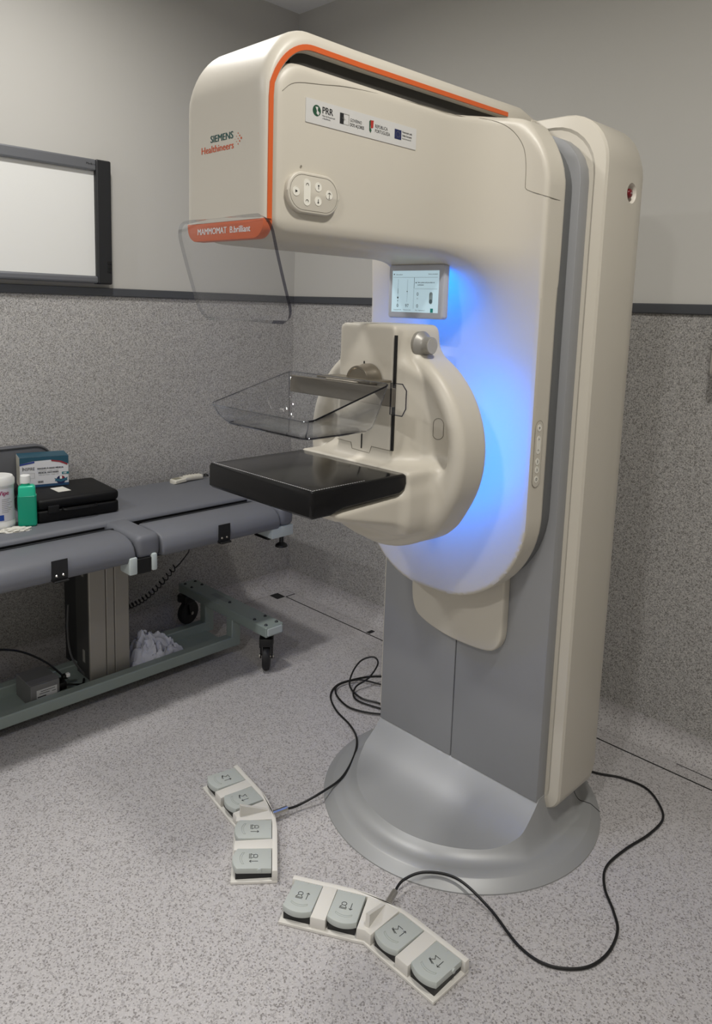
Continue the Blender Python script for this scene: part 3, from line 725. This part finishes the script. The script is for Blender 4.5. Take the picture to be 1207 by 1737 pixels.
# ------------------------------------------------------------------ foot switches
def foot_switch(loc, rot, label, cable, swap, cg):
    t = thing('foot_switch', label, 'foot switch', loc, rot, 'foot switches on the floor')
    s15, c15 = math.sin(math.radians(15)), math.cos(math.radians(15))
    def P(side, a, o):   # along the arm, offset towards the far side
        return (side*(c15*a)+side*0+ (s15*o*side), -s15*a+c15*o)
    n_, fa = -.064, .058
    near = [P(-1, .232, n_), P(-1, .04, n_), (0, n_-.001), P(1, .04, n_), P(1, .232, n_)]
    far = [P(1, .236, fa), P(1, .075, fa), P(1, .03, fa-.004), P(-1, .03, fa-.004), P(-1, .075, fa), P(-1, .236, fa)]
    parts = [prism(near+far, 'z', 0, .009, .0015, 1)]
    fs = .043
    parts.append(prism([P(-1, .236, fs), P(-1, .05, fs), (0, fs-.004), P(1, .05, fs), P(1, .236, fs)]+far, 'z', .008, .038, .003))
    parts.append(prism([P(-1, .036, n_+.004), (0, n_+.002), P(1, .036, n_+.004), P(1, .034, fs+.004), P(-1, .034, fs+.004)], 'z', .008, .038, .003))
    for sd in (-1, 1):
        parts.append(prism([P(sd, .1145, n_+.004), P(sd, .1525, n_+.004), P(sd, .1525, fs+.004), P(sd, .1145, fs+.004)][::sd], 'z', .008, .038, .003))
    body = obj('body', join(parts), bodyc, t, world=False, smooth=True)
    obj('divider_fin', ([V(p) for p in ((-.004, -.052, .037), (.006, -.052, .037), (.006, .03, .037), (-.004, .03, .037), (-.004, -.050, .072), (.006, -.050, .072), (.006, .03, .040), (-.004, .03, .040))],
        [(0, 3, 2, 1), (4, 5, 6, 7), (0, 1, 5, 4), (1, 2, 6, 5), (2, 3, 7, 6), (3, 0, 4, 7)]), bodyc, t, world=False)
    pw, pd = .037, .1
    outl = [(-pw, .042), (-pw, -.049)]+[(pw*math.sin(math.radians(q))/math.sin(math.radians(28)), -.049-.105*(math.cos(math.radians(q))-math.cos(math.radians(28)))) for q in range(-22, 23, 4)]+[(pw, -.049), (pw, .042)]
    pg = xf(prism(outl, 'z', -.016, 0, .002, 2), Matrix.Rotation(math.radians(-3), 4, 'X'))
    for k, (sd, a) in enumerate(((-1, .190), (-1, .076), (1, .076), (1, .190))):
        x, y = P(sd, a, 0); Mx = Matrix.Translation((x, y, .0405)) @ Matrix.Rotation(-sd*math.radians(15), 4, 'Z')
        obj('pedal_gap_shade', xf(box((-.034, -.052, .006), (.034, .043, .027)), Matrix.Translation((x, y, 0)) @ Matrix.Rotation(-sd*math.radians(15), 4, 'Z')), black, t, world=False)  # black block stands in for the shaded gap beneath the pedal
        p = obj('pedal', xf(pg, Mx), pedalg, t, world=False, smooth=True)
        M2 = Mx @ Matrix.Rotation(math.radians(-3), 4, 'X')
        person = (k < 2) != swap; upw = (k % 2 == 0)
        ar = .0115
        lines = [[(ar, -.012), (ar, .010)]]+([[(ar-.004, .006), (ar, .010), (ar+.004, .006)]] if upw else [[(ar-.004, -.008), (ar, -.012), (ar+.004, -.008)]])
        if person:
            lines += [[(-.0075+.0062*math.cos(q*math.pi/8), .004+.0055*math.sin(q*math.pi/8)) for q in range(17)], [(-.012, -.002), (-.016, -.009), (.001, -.009), (-.003, -.002)], [(-.016, -.0125), (.001, -.0125)]]
        else:
            lines += [[(.003, .010), (-.011, .010), (-.005, .001), (-.013, -.007), (.001, -.0115)], [(-.013, -.007), (-.016, -.004)], [(-.016, -.0075), (-.002, -.0135)]]
        Lm = strokes(lines, .0014, (0, -.004, .0006), (1, 0, 0), (0, 1, 0))
        obj('symbol', xf(Lm, M2), ink, p, world=False)
        groove = [(.021*math.sin(math.radians(q))/math.sin(math.radians(20)), -.030-.115*(math.cos(math.radians(q))-math.cos(math.radians(20))), .0003) for q in range(-20, 21, 5)]
        g2 = [V((x_, y_, z_)) for x_, y_, z_ in groove]; g3 = [V((x_, y_-.005, z_)) for x_, y_, z_ in groove]
        obj('grip_ridge', xf(tube(g2+g3[::-1], .0005, 5, True), M2), mat('pedal_ridge', '#a3a8a4'), p, world=False)
        obj('tick_mark', xf(strokes([[(0, .034), (0, .041)]], .0005, (0, 0, .0005), (1, 0, 0), (0, 1, 0)), M2), mat('pedal_ridge', '#a3a8a4'), p, world=False)
    hx, hy = P(1, .218, -.02)
    obj('hinge', xf(lathe([(0, 0), (.006, 0), (.006, .004), (.003, .0045), (0, .0045)], (.0365, .01, -.012), 'x', 16), Matrix.Translation((*P(1, .190, 0), .046)) @ Matrix.Rotation(-math.radians(15), 4, 'Z')), pedalg, t, world=False)
    cbl = [V(p) for p in cable]; d = (cbl[1]-cbl[0]).normalized()
    obj('cable', tube(spline(cable, 10), .0036, 8), black, t, smooth=True)
    g0 = V(cg); gm = (cbl[0]-g0).normalized()
    gl = obj('cable_gland', tube([g0-gm*.012, g0+gm*.004, g0+gm*.0041, g0+gm*.010, g0+gm*.0101, cbl[0]+gm*.004], .0085, 10), chrome, t, smooth=True)
    return t
c1 = [(1.4545, -1.214, .022), (1.462, -1.175, .018), (1.480, -1.095, .0326), (1.470, -1.000, .034), (1.412, -.889, .034), (1.344, -.810, .030), (1.240, -.740, .006), (1.132, -.707, .005), (1.045, -.655, .005), (1.001, -.590, .005), (1.000, -.520, .005), (1.055, -.400, .005), (1.20, -.32, .005), (1.33, -.36, .006), (1.36, -.50, .007), (1.26, -.610, .008), (1.177, -.655, .008), (1.114, -.655, .008), (1.041, -.625, .010), (1.008, -.575, .012), (1.030, -.495, .013), (1.105, -.455, .012), (1.22, -.42, .010), (1.30, -.47, .008), (1.27, -.54, .008), (1.199, -.556, .008), (1.137, -.580, .010), (1.060, -.565, .02), (1.02, -.515, .045), (1.01, -.455, .075), (1.04, -.415, .088), (1.075, -.425, .075), (1.085, -.485, .04), (1.075, -.55, .018), (1.13, -.60, .008), (1.25, -.57, .006), (1.42, -.50, .006)]
c2 = [(1.894, -1.219, .024), (1.886, -1.175, .030), (1.912, -1.118, .036), (1.985, -1.075, .036), (2.085, -1.071, .012), (2.196, -1.107, .005), (2.273, -1.102, .005), (2.333, -1.048, .005), (2.352, -.975, .005), (2.339, -.893, .005), (2.302, -.840, .005), (2.249, -.783, .005), (2.216, -.709, .005), (2.221, -.605, .005), (2.240, -.496, .005), (2.240, -.399, .005), (2.200, -.335, .005), (2.137, -.290, .005), (2.060, -.298, .005), (1.99, -.335, .005), (1.90, -.36, .005)]
foot_switch((1.424, -1.297, 0), math.radians(-23.5), 'cream foot switch whose cable runs over the base into loops behind it', c1, True, (1.448, -1.244, .022))
foot_switch((1.918, -1.308, 0), math.radians(15), 'cream foot switch whose cable curls around the right of the grey base', c2, False, (1.9035, -1.252, .022))

# ------------------------------------------------------------------ couch
cb = thing('exam_couch', 'grey padded examination couch on wheeled pale green steel frame', 'couch', (.40, -1.25, 0))
YE = -2.5
main = obj('mattress', box((.045, YE, .60), (.490, -.575, .692), .020, 4), vinyl, cb, smooth=True, ang=60)
obj('cross_cushion', box((.47, -1.285, .605), (.718, -1.192, .690), .022, 4), vinyl, cb, smooth=True, ang=60)
obj('cross_cushion', box((.47, -.650, .605), (.718, -.578, .690), .022, 4), vinyl, cb, smooth=True, ang=60)
flp = [(.540, .604), (.538, .640), (.540, .674), (.546, .680), (.60, .686), (.655, .683), (.692, .672), (.712, .655), (.721, .634), (.722, .616), (.714, .602), (.69, .598), (.57, .598)]
for ya, yb in ((YE, -1.290), (-1.188, -.652)):
    o = obj('side_cushion', prism(flp, 'y', ya, yb, .010, 3), vinyl, cb, smooth=True, ang=60)
    obj('piping', tube(spline([(.548, ya+.012, .679), (.546, ya+.05, .682), (.546, (ya+yb)/2, .682), (.546, yb-.05, .682), (.552, yb-.008, .677), (.60, yb-.004, .680), (.69, yb-.004, .668)], 6), .0022, 6), mat('piping_dark', '#2b2c2e', .5), o, smooth=True)
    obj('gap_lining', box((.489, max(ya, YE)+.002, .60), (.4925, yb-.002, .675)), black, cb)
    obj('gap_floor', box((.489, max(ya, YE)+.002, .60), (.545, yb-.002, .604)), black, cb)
dark = mat('dark_frame', '#232426', .6)
obj('top_frame', box((.09, YE, .545), (.56, -.60, .600)), dark, cb)
obj('cross_bar', box((.5, -1.275, .555), (.66, -1.225, .60)), dark, cb)
for yc in (-1.558, -.928):
    o = obj('cushion_clip', prism([(.716, .605), (.724, .605), (.726, .64), (.7245, .672), (.7215, .672), (.722, .64)], 'y', yc-.026, yc+.026), mat('matt_black', '#1b1c1e'), cb)
    obj('clip_lip', box((.67, yc-.022, .599), (.735, yc+.026, .606), .002, 1), black, o)
    for q in (-.011, .011): obj('rivet', lathe([(0, .0055), (.003, .005), (.0045, .003), (.0045, 0)], (.7225, yc+q, .620), 'x', 12), chrome, o)
pale = mat('pale_bracket', '#c3ccca', .45)
mb = obj('bracket_block', box((.60, -1.288, .556), (.722, -1.232, .612), .003, 1), black, cb)
for ya, yb in ((-1.318, -1.288), (-1.232, -1.212)): obj('bracket_cheek', box((.655, ya, .560), (.728, yb, .622), .006), pale, mb, smooth=True)
fb = obj('foot_bracket', box((.615, -.690, .560), (.712, -.578, .606), .004), pale, cb, smooth=True)
obj('bracket_edge', box((.60, -.694, .552), (.690, -.60, .562), .002, 1), black, fb)
obj('levelling_foot', lathe([(0, .556), (.009, .556), (.009, .532), (.012, .530), (.024, .522), (.026, .514), (0, .512)], (.69, -.622, 0), 'z', 24), black, cb, smooth=True)
# column
lift = obj('lift_column', box((.332, -1.335, .07), (.440, -1.180, .56), .003, 1), mat('dark_side', '#3b3b3a', .5), cb)
silver = mat('satin_aluminium', '#9b978f', .42, .55)
for ya, yb in ((-1.337, -1.272), (-1.270, -1.238), (-1.236, -1.177)): obj('front_profile', box((.438, ya, .068), (.452, yb, .56), .003, 1), silver, lift, smooth=True)
for z in (.13, .47): obj('side_label', quad((0, -1.3356, 0), (1, 0, 0), (0, 0, 1), .385, .405, z, z+.05), mat('label_grey', '#8f8d86'), lift)
obj('lift_shaft', box((.20, -1.32, .07), (.334, -1.19, .56)), dark, cb)
# base
for x0, x1 in ((.476, .521), (.275, .320)):
    obj('base_rail', box((x0, YE, .048), (x1, -.72, .092), .004, 1), bedst, cb)
    obj('upright', box((x0+.001, -.744, .047), (x1-.001, -.699, .170), .003, 1), bedst, cb)
obj('tray', box((.315, YE, .050), (.480, -.74, .056)), bedst, cb)
beam = obj('cross_beam', box((.10, -.745, .168), (.752, -.655, .212), .004, 1), bedst, cb)
obj('beam_end', box((.751, -.738, .174), (.755, -.662, .206), .003, 1), pale, beam)
for x, y in [(.13, -.728), (.13, -.674), (.185, -.728), (.185, -.674), (.44, -.70), (.655, -.728), (.655, -.674), (.73, -.728), (.73, -.674)]:
    obj('bolt', lathe([(0, .007), (.004, .0065), (.007, .003), (.0075, 0)], (x, y, .211), 'z', 10), mat('bolt_dark', '#3c4042', .4, .6), beam)
obj('beam_label', quad((0, 0, .2126), (1, 0, 0), (0, 1, 0), .31, .43, -.712, -.682), mat('beam_tag', '#7d8783'), beam)
for x in (.70, .095):
    hd_ = math.radians(48 if x > .5 else 12)
    turn = lambda g: rz(g, hd_, (x, -.70, 0))
    cst = obj('castor_fork', turn(join([box((x-.028, -.724, .105), (x-.022, -.676, .150), .002, 1), box((x+.022, -.724, .105), (x+.028, -.676, .150), .002, 1), box((x-.028, -.735, .112), (x+.028, -.668, .150), .008), lathe([(0, .17), (.020, .17), (.020, .15), (0, .15)], (x, -.70, 0), 'z', 16),
        prism([(-.71, .12), (-.67, .12), (-.678, .05), (-.70, .05)], 'x', x-.026, x-.020), prism([(-.71, .12), (-.67, .12), (-.678, .05), (-.70, .05)], 'x', x+.020, x+.026)])), black, cb, smooth=True)
    obj('wheel', turn(lathe([(0, -.014), (.03, -.014), (.045, -.016), (.054, -.013), (.057, -.005), (.057, .005), (.054, .013), (.045, .016), (.03, .014), (0, .014)], (x, -.69, .057), 'x', 32)), mat('rubber', '#161617', .6), cst, smooth=True)
    obj('axle', turn(lathe([(0, -.030), (.008, -.030), (.008, .030), (0, .030)], (x, -.69, .057), 'x', 12)), chrome, cst)
# couch cables
obj('cable', tube(spline([(.36, -1.376, .36), (.365, -1.383, .26), (.375, -1.375, .16), (.39, -1.34, .09), (.40, -1.315, .06)], 8), .004, 6), mat('cable_grey', '#4a4a4a', .5), cb, smooth=True)

# hand control with its coiled lead
hc = thing('hand_control', 'cream hand control with ribbed grip lying on the couch by the wall', 'remote control', (.12, -.72, .69))
hd = V((.115, -.785, 0)); hl = V((.105, -.625, 0)); dr = (hl-hd).normalized(); sd_ = V((-dr.y, dr.x, 0))
rg = []
for i in range(33):
    t = i/32; p = hd.lerp(hl, t); wv = .024 if t < .38 else .0175; ht = .018+(.004 if t > .42 else 0)*1+(.0018*math.cos((t-.42)*math.pi*2/.105) if t > .42 else 0)
    if t < .03 or t > .97: wv *= .75; ht *= .85
    lift_ = .004*math.sin(t*math.pi)
    rg.append([p+sd_*(a*wv)+V((0, 0, .6915+lift_+b*ht)) for a, b in ((-1, .15), (-.8, 0), (.8, 0), (1, .15), (1, .75), (.75, 1), (-.75, 1), (-1, .75))])
obj('handle', loft(rg), mat('aged_cream', '#cfcbbd', .5), hc, smooth=True, ang=50)
kq = hd.lerp(hl, .2)
obj('key_pad', rz(box((kq.x-.016, kq.y-.024, .706), (kq.x+.016, kq.y+.024, .7125), .002, 1), math.atan2(dr.y, dr.x)-math.pi/2, kq), mat('keypad_olive', '#8b8874', .5), hc)
lead = spline([(.105, -.622, .702), (.10, -.60, .700), (.085, -.575, .694), (.06, -.567, .6955), (.035, -.567, .690)], 6)
obj('lead', tube(lead, .003, 6), black, hc, smooth=True)
A, B = V((.415, -.95, .43)), V((.20, -1.13, .22)); co = [V((.50, -.93, .55)), V((.485, -.935, .50)), V((.44, -.945, .445))]
dl = (B-A); q1 = dl.normalized().orthogonal().normalized(); q2 = dl.normalized().cross(q1); NT = 19
for i in range(NT*12+1):
    a = 2*math.pi*i/12; s = i/(NT*12); sag = V((0, 0, -.05*math.sin(s*math.pi)))
    co.append(A+dl*s+sag+(q1*math.cos(a)+q2*math.sin(a))*.0105)
obj('coiled_lead', tube(co, .0026, 5), black, cb, smooth=True)

# ------------------------------------------------------------------ things on the couch and its tray
ZT = .6925
# case
cs = thing('carry_case', 'black hard plastic case under the mask box on the couch', 'case', (.245, -1.322, ZT), math.radians(-4))
casem = mat('case_black', '#060607', .55, spec=.3, bump=.15, bscale=180)
obj('lower_half', prism(rrect(-.135, .135, -.155, .155, .022, 5), 'z', 0, .046, .010, 3), casem, cs, world=False, smooth=True)
obj('lid', prism(rrect(-.135, .135, -.155, .155, .022, 5), 'z', .047, .086, .014, 4), casem, cs, world=False, smooth=True)
obj('latch', box((.132, -.115, .034), (.140, -.075, .062), .003), black, cs, world=False)
obj('handle', tube(spline([(.134, -.06, .045), (.150, -.055, .043), (.152, 0, .042), (.150, .055, .043), (.134, .06, .045)], 5), .005, 6), casem, cs, world=False, smooth=True)
ZC = ZT+.0862
solo('paper_card', box((-.037, -.024, 0), (.037, .024, .0012)), mat('card', '#d8d6cc', .6), 'small blank white card lying on the black case', 'card').location = (.255, -1.348, ZC)
# mask box
ang = math.radians(-14)
mbx = thing('mask_box', 'white and teal box of medical face masks on black case', 'box', (.127, -1.362, ZC), ang)
hx, hy, hz = .050, .087, .117
obj('carton', box((-hx, -hy, 0), (hx, hy, hz), .001, 1), mat('carton_white', '#d4d4d6', .5), mbx, world=False)
teald = mat('carton_teal', '#1f4c5e', .45)
fx = hx+.0006; fo = V((fx, 0, 0))
obj('top_print', quad((0, 0, hz+.0005), (1, 0, 0), (0, 1, 0), -hx, hx, -hy, hy), teald, mbx, world=False)
obj('side_print', quad((0, -hy-.0006, 0), (1, 0, 0), (0, 0, 1), -hx, hx, .0, hz-.004), mat('carton_cream', '#cfcbbb', .5), mbx, world=False)
obj('side_text', join([strokes([[(-.042, z), (.03+.01*math.sin(z*900), z)]], .0013, (0, -hy-.001, 0), (1, 0, 0), (0, 0, 1)) for z in [.02+.0065*i for i in range(10)]]), mat('print_grey', '#8b8b86'), mbx, world=False)
top = [(-hy, hz)]+[(-hy+2*hy*i/12, hz-.020+.009*math.sin(math.pi*i/12)) for i in range(13)]+[(hy, hz)]
top = [(-hy, hz), (-hy, hz-.024), (-.04, hz-.015), (.02, hz-.013), (.06, hz-.020), (hy, hz-.034), (hy, hz)]
obj('front_band', ([fo+V((0, y, z)) for y, z in top], [tuple(range(len(top)))[::-1]]), teald, mbx, world=False)
f2 = fo+V((.0004, 0, 0))
obj('blue_stripe', ([f2+V((0, y, z)) for y, z in ((-hy, hz-.024), (-hy, hz-.030), (-.035, hz-.022), (-.035, hz-.0155))], [(0, 1, 2, 3)]), mat('stripe_blue', '#2c3f86'), mbx, world=False)
obj('red_stripe', ([f2+V((0, y, z)) for y, z in ((.025, hz-.0135), (.025, hz-.019), (.055, hz-.025), (.083, hz-.038), (.083, hz-.032), (.06, hz-.020))], [(0, 1, 2, 3, 4, 5)]), mat('stripe_red', '#8c2a33'), mbx, world=False)
obj('bottom_band', quad(fo, (0, 1, 0), (0, 0, 1), -hy, hy, 0, .010), mat('band_blue', '#26496b'), mbx, world=False)
def ft(s, h, y, z, wdt, bold=0): return text(s, h, f2+V((0, y, z)), (0, 1, 0), (0, 0, 1), width=wdt, bold=bold)
obj('lettering', join([ft('I', .016, -.078, .066, .0016), ft('NSPIRE', .0115, -.075, .0675, .040), ft('MASQUES À USAGE MÉDICAL', .0060, -.025, .0690, .094, .03), ft('MEDICAL FACE MASKS', .0060, -.022, .0525, .072, .03)]), mat('carton_ink', '#2a2d33'), mbx, world=False)
obj('fine_print', join([ft('à élastiques - usage unique', .0042, -.025, .0615, .075), ft('with ear loops - single use', .0042, -.022, .0455, .072), strokes([[(-.072, .036), (-.072, .056), (-.036, .056), (-.036, .036), (-.072, .036)]], .0007, f2, (0, 1, 0), (0, 0, 1))]), mat('print_grey', '#8b8b86'), mbx, world=False)
obj('count_tag', quad(f2, (0, 1, 0), (0, 0, 1), .062, .088, .044, .053), mat('tag_teal', '#1c6b78'), mbx, world=False)
obj('count_text', text('x50', .0055, f2+V((.0004, .067, .046)), (0, 1, 0), (0, 0, 1), bold=.03), white, mbx, world=False)
obj('barcode', join([quad(f2, (0, 1, 0), (0, 0, 1), -.024+.0028*i, -.024+.0028*i+.0016, .016, .024) for i in range(7)]), ink, mbx, world=False)
bd = mat('badge_navy', '#1b2550')
obj('badge', join([disc2(f2, (0, 1, 0), (0, 0, 1), .058, .0225, .0165, 20)]), bd, mbx, world=False)
obj('badge_ribbon', ([f2+V((.0004, y, z)) for y, z in ((.034, .031), (.041, .028), (.058, .024), (.075, .028), (.083, .032), (.080, .024), (.082, .019), (.072, .018), (.058, .014), (.044, .018), (.036, .018), (.038, .024))], [tuple(range(12))[::-1]]), mat('ribbon_teal', '#2c6178'), mbx, world=False)
obj('badge_flag', ([f2+V((.0003, y, z)) for y, z in ((.054, .026), (.062, .026), (.062, .038), (.054, .038))], [(0, 1, 2, 3)]), white, mbx, world=False)
obj('badge_flag', ([f2+V((.0003, y, z)) for y, z in ((.062, .026), (.071, .029), (.066, .037), (.062, .038))], [(0, 1, 2, 3)]), mat('stripe_red', '#8c2a33'), mbx, world=False)
# bottle
bt = thing('green_bottle', 'translucent green square bottle with white cap on the couch', 'bottle', (.356, -1.512, ZT), math.radians(-22))
gr = mat('green_plastic', '#22bd96', .3)
g = prism(rrect(-.021, .021, -.031, .031, .009, 4), 'z', 0, .148, .008, 3)
g = ([V((p.x, p.y, p.z)) if p.z < .12 else V((p.x, p.y*(1-.18*((p.z-.12)/.028)**2), p.z)) for p in g[0]], g[1])
bb_ = obj('bottle_body', g, gr, bt, world=False, smooth=True)
obj('liquid_level', prism(rrect(-.0213, .0213, -.0313, .0313, .009, 4), 'z', .004, .112, .002, 1), mat('green_liquid', '#179c7c', .3), bb_, world=False, smooth=True)
obj('neck', lathe([(.014, .146), (.014, .158)], (0, -.004, 0), 'z', 20), gr, bb_, world=False, smooth=True)
obj('cap', lathe([(0, .184), (.0145, .184), (.0165, .182), (.0175, .170), (.0175, .156), (0, .156)], (0, -.004, 0), 'z', 28), white, bt, world=False, smooth=True)
# wipes canister
ct = thing('wipes_canister', 'white plastic wipes canister with pink and blue label', 'canister', (.318, -1.598, ZT))
obj('tub', lathe([(0, 0), (.052, 0), (.055, .006), (.056, .02), (.053, .03), (.053, .150), (.055, .156), (.055, .160), (0, .160)], (0, 0, 0), 'z', 40), white, ct, world=False, smooth=True)
obj('lid', lathe([(.056, .158), (.056, .176), (.050, .186), (.044, .1845), (.042, .187), (0, .188)], (0, 0, 0), 'z', 40), mat('lid_white', '#dededa', .45), ct, world=False, smooth=True)
def wrap(g, r):   # wraps a flat print (x = arc length, z) round the tub; x = 0 faces +X-Y
    a0 = math.radians(-12)
    return [V((r*math.cos(a0+p[0]/r), r*math.sin(a0+p[0]/r), p[2])) for p in g[0]], g[1]
def gridq(x0, x1, z0, z1, n=8):
    vs_ = [V((x0+(x1-x0)*i/n, 0, z)) for z in (z0, z1) for i in range(n+1)]
    return vs_, [(i, i+1, n+2+i, n+1+i) for i in range(n)]
lb = obj('label', wrap(gridq(-.07, .062, .032, .148, 20), .0533), mat('label_white', '#d6d5da', .4), ct, world=False, smooth=True)
obj('pink_panel', wrap(gridq(-.06, -.002, .062, .120), .0537), mat('label_pink', '#b8267a', .4), lb, world=False, smooth=True)
obj('blue_panel', wrap(gridq(-.06, .012, .036, .056), .0537), mat('label_blue', '#24489c', .4), lb, world=False, smooth=True)
obj('lettering', wrap(text('riWipe', .015, (-.026, 0, .126), (1, 0, 0), (0, 0, 1), bold=.02, width=.058), .0540), mat('label_magenta', '#9c1458'), lb, world=False)
obj('fine_print', join([wrap(gridq(.006, .030+.008*((i*7) % 3), .064+.0065*i, .0655+.0065*i, 3), .0537) for i in range(8)]), mat('print_grey', '#8b8b86'), lb, world=False)
# torn paper
def crumple(cx, cy, z, rx, ry, rh, seed, amp, n=5):
    bm = bmesh.new(); bmesh.ops.create_icosphere(bm, subdivisions=n, radius=1)
    for v in bm.verts:
        d = v.co.copy(); q = d*1.5+V((seed, seed*.7, 0))
        w1 = noise.voronoi(q*1.1)[0]; w2 = noise.voronoi(q*2.4+V((4, 1, 2)))[0]
        k = 1+amp*((w1[1]-w1[0])*.9-.35)-amp*.45*w2[0]+amp*.25*noise.noise(q*2)
        v.co = V((cx+d.x*rx*k, cy+d.y*ry*k, z+max(.15*rh+max(d.z, -.15)*rh*k, .0005)))
    return frombm(bm)
pg_ = rz(([V((x, y, z)) for x, y, z in crumple(0, 0, 0, .062, .021, .016, 3.1, .45, 4)[0]], crumple(0, 0, 0, .062, .021, .016, 3.1, .45, 4)[1]), math.radians(75))
pp = solo('paper_scrap', pg_, mat('paper_white', '#d2cfc4', .7), 'folded scrap of off-white paper in front of the wipes canister', 'paper', smooth=True, ang=25); pp.location = (.398, -1.572, ZT-.001)
# grey cushion behind the mask box
hcsh = thing('backrest_pad', 'dark grey rounded pad with piped edge standing against the wall', 'cushion', (.04, -1.55, ZT))
po = rrect(-1.80, -1.285, ZT, .922, (.02, .02, .075, .075), 8)
obj('pad', prism(po, 'x', .012, .055, .012, 3), mat('pad_grey', '#56575b', .55, bump=.1, bscale=260), hcsh, smooth=True, ang=60)
obj('piping', tube([V((.054, y, z)) for y, z in rrect(-1.792, -1.293, ZT+.006, .914, (.02, .02, .07, .07), 8)], .004, 6, True), mat('pad_piping', '#2e2f31', .5), hcsh, smooth=True)
# power supply on the tray
ZR = .056
ps = thing('power_supply', 'grey metal power supply box with white rating label on couch tray', 'power box', (.40, -1.51, ZR))
psm = mat('grey_case', '#6f6f6f', .5, .2)
obj('housing', box((.335, -1.565, ZR), (.470, -1.462, ZR+.083), .002, 1), psm, ps)
obj('lid_band', box((.425, -1.566, ZR+.0825), (.462, -1.461, ZR+.0845)), mat('band_grey', '#7d7d80', .5, .2), ps)
pl_ = obj('rating_label', quad((.4708, 0, 0), (0, 1, 0), (0, 0, 1), -1.545, -1.472, ZR+.03, ZR+.062), mat('label_pale', '#b9b9b7'), ps)
obj('label_print', join([strokes([[(-1.541, ZR+.036), (-1.513, ZR+.036)]], .004, (.4713, 0, 0), (0, 1, 0), (0, 0, 1)), strokes([[(-1.53, ZR+.055), (-1.48, ZR+.055)], [(-1.535, ZR+.047), (-1.50, ZR+.047)], [(-1.49, ZR+.045), (-1.478, ZR+.045)]], .0022, (.4713, 0, 0), (0, 1, 0), (0, 0, 1))]), ink, pl_)
obj('plug', join([box((.40, -1.463, ZR+.02), (.45, -1.425, ZR+.05), .006), box((.405, -1.43, ZR+.045), (.425, -1.41, ZR+.062), .003)]), black, ps, smooth=True)
obj('plug_clip', box((.415, -1.418, ZR+.052), (.430, -1.404, ZR+.066), .002, 1), white, ps)
obj('cable', tube(spline([(.41, -1.42, ZR+.05), (.37, -1.47, .165), (.35, -1.56, .23), (.34, -1.68, .27), (.33, -1.85, .33)], 8), .004, 6), black, ps, smooth=True)
obj('cable', tube(spline([(.43, -1.43, ZR+.03), (.44, -1.39, ZR+.02), (.43, -1.36, ZR+.008), (.40, -1.34, ZR+.01)], 8), .004, 6), black, ps, smooth=True)
# crumpled cloth on the tray
def cloth_mesh(n=70):
    vs_, fs_ = [], []
    for i in range(n):
        for j in range(n):
            a = 2*math.pi*j/n; t = i/(n-1); c, s_ = math.cos(a), math.sin(a)
            q = V((c*t*1.6+3.3, s_*t*1.6+1.7, .4)); wq = q+.55*V((noise.noise(q*1.3), noise.noise(q*1.3+V((7, 0, 0))), 0))
            fold = 1-abs(noise.noise(wq*1.7))*2.2; fold2 = 1-abs(noise.noise(wq*3.6+V((2, 5, 1))))*2
            out = 1+.22*noise.noise(V((c*1.5, s_*1.5, 4.2)))+.10*noise.noise(V((c*4, s_*4, 1.2)))
            h = .105*(1-t**1.7)*(.62+.34*fold)+.020*fold2*min(1, (1-t)*4)
            h += .035*math.exp(-((c*t+.35)**2+(s_*t+.3)**2)/.05)
            sw = .012*noise.noise(wq*4)
            vs_.append(V((c*t*.088*out+sw, s_*t*.125*out+sw, max(h, .001) if t < 1 else 0)))
    for i in range(n-1):
        for j in range(n): fs_.append((i*n+j, (i+1)*n+j, (i+1)*n+(j+1) % n, i*n+(j+1) % n))
    bm = bmesh.new(); bv = [bm.verts.new(v) for v in vs_]
    for f in fs_:
        try: bm.faces.new([bv[k] for k in f])
        except ValueError: pass
    bmesh.ops.remove_doubles(bm, verts=bm.verts[:], dist=1e-6)
    return frombm(bm)
o = solo('crumpled_cloth', cloth_mesh(), mat('white_cloth', '#c9cbd6', .8, bump=.2, bscale=40), 'crumpled white cloth heaped on the couch tray beside the lift column', 'cloth', smooth=True, ang=28); o.location = (.395, -1.055, ZR-.001)
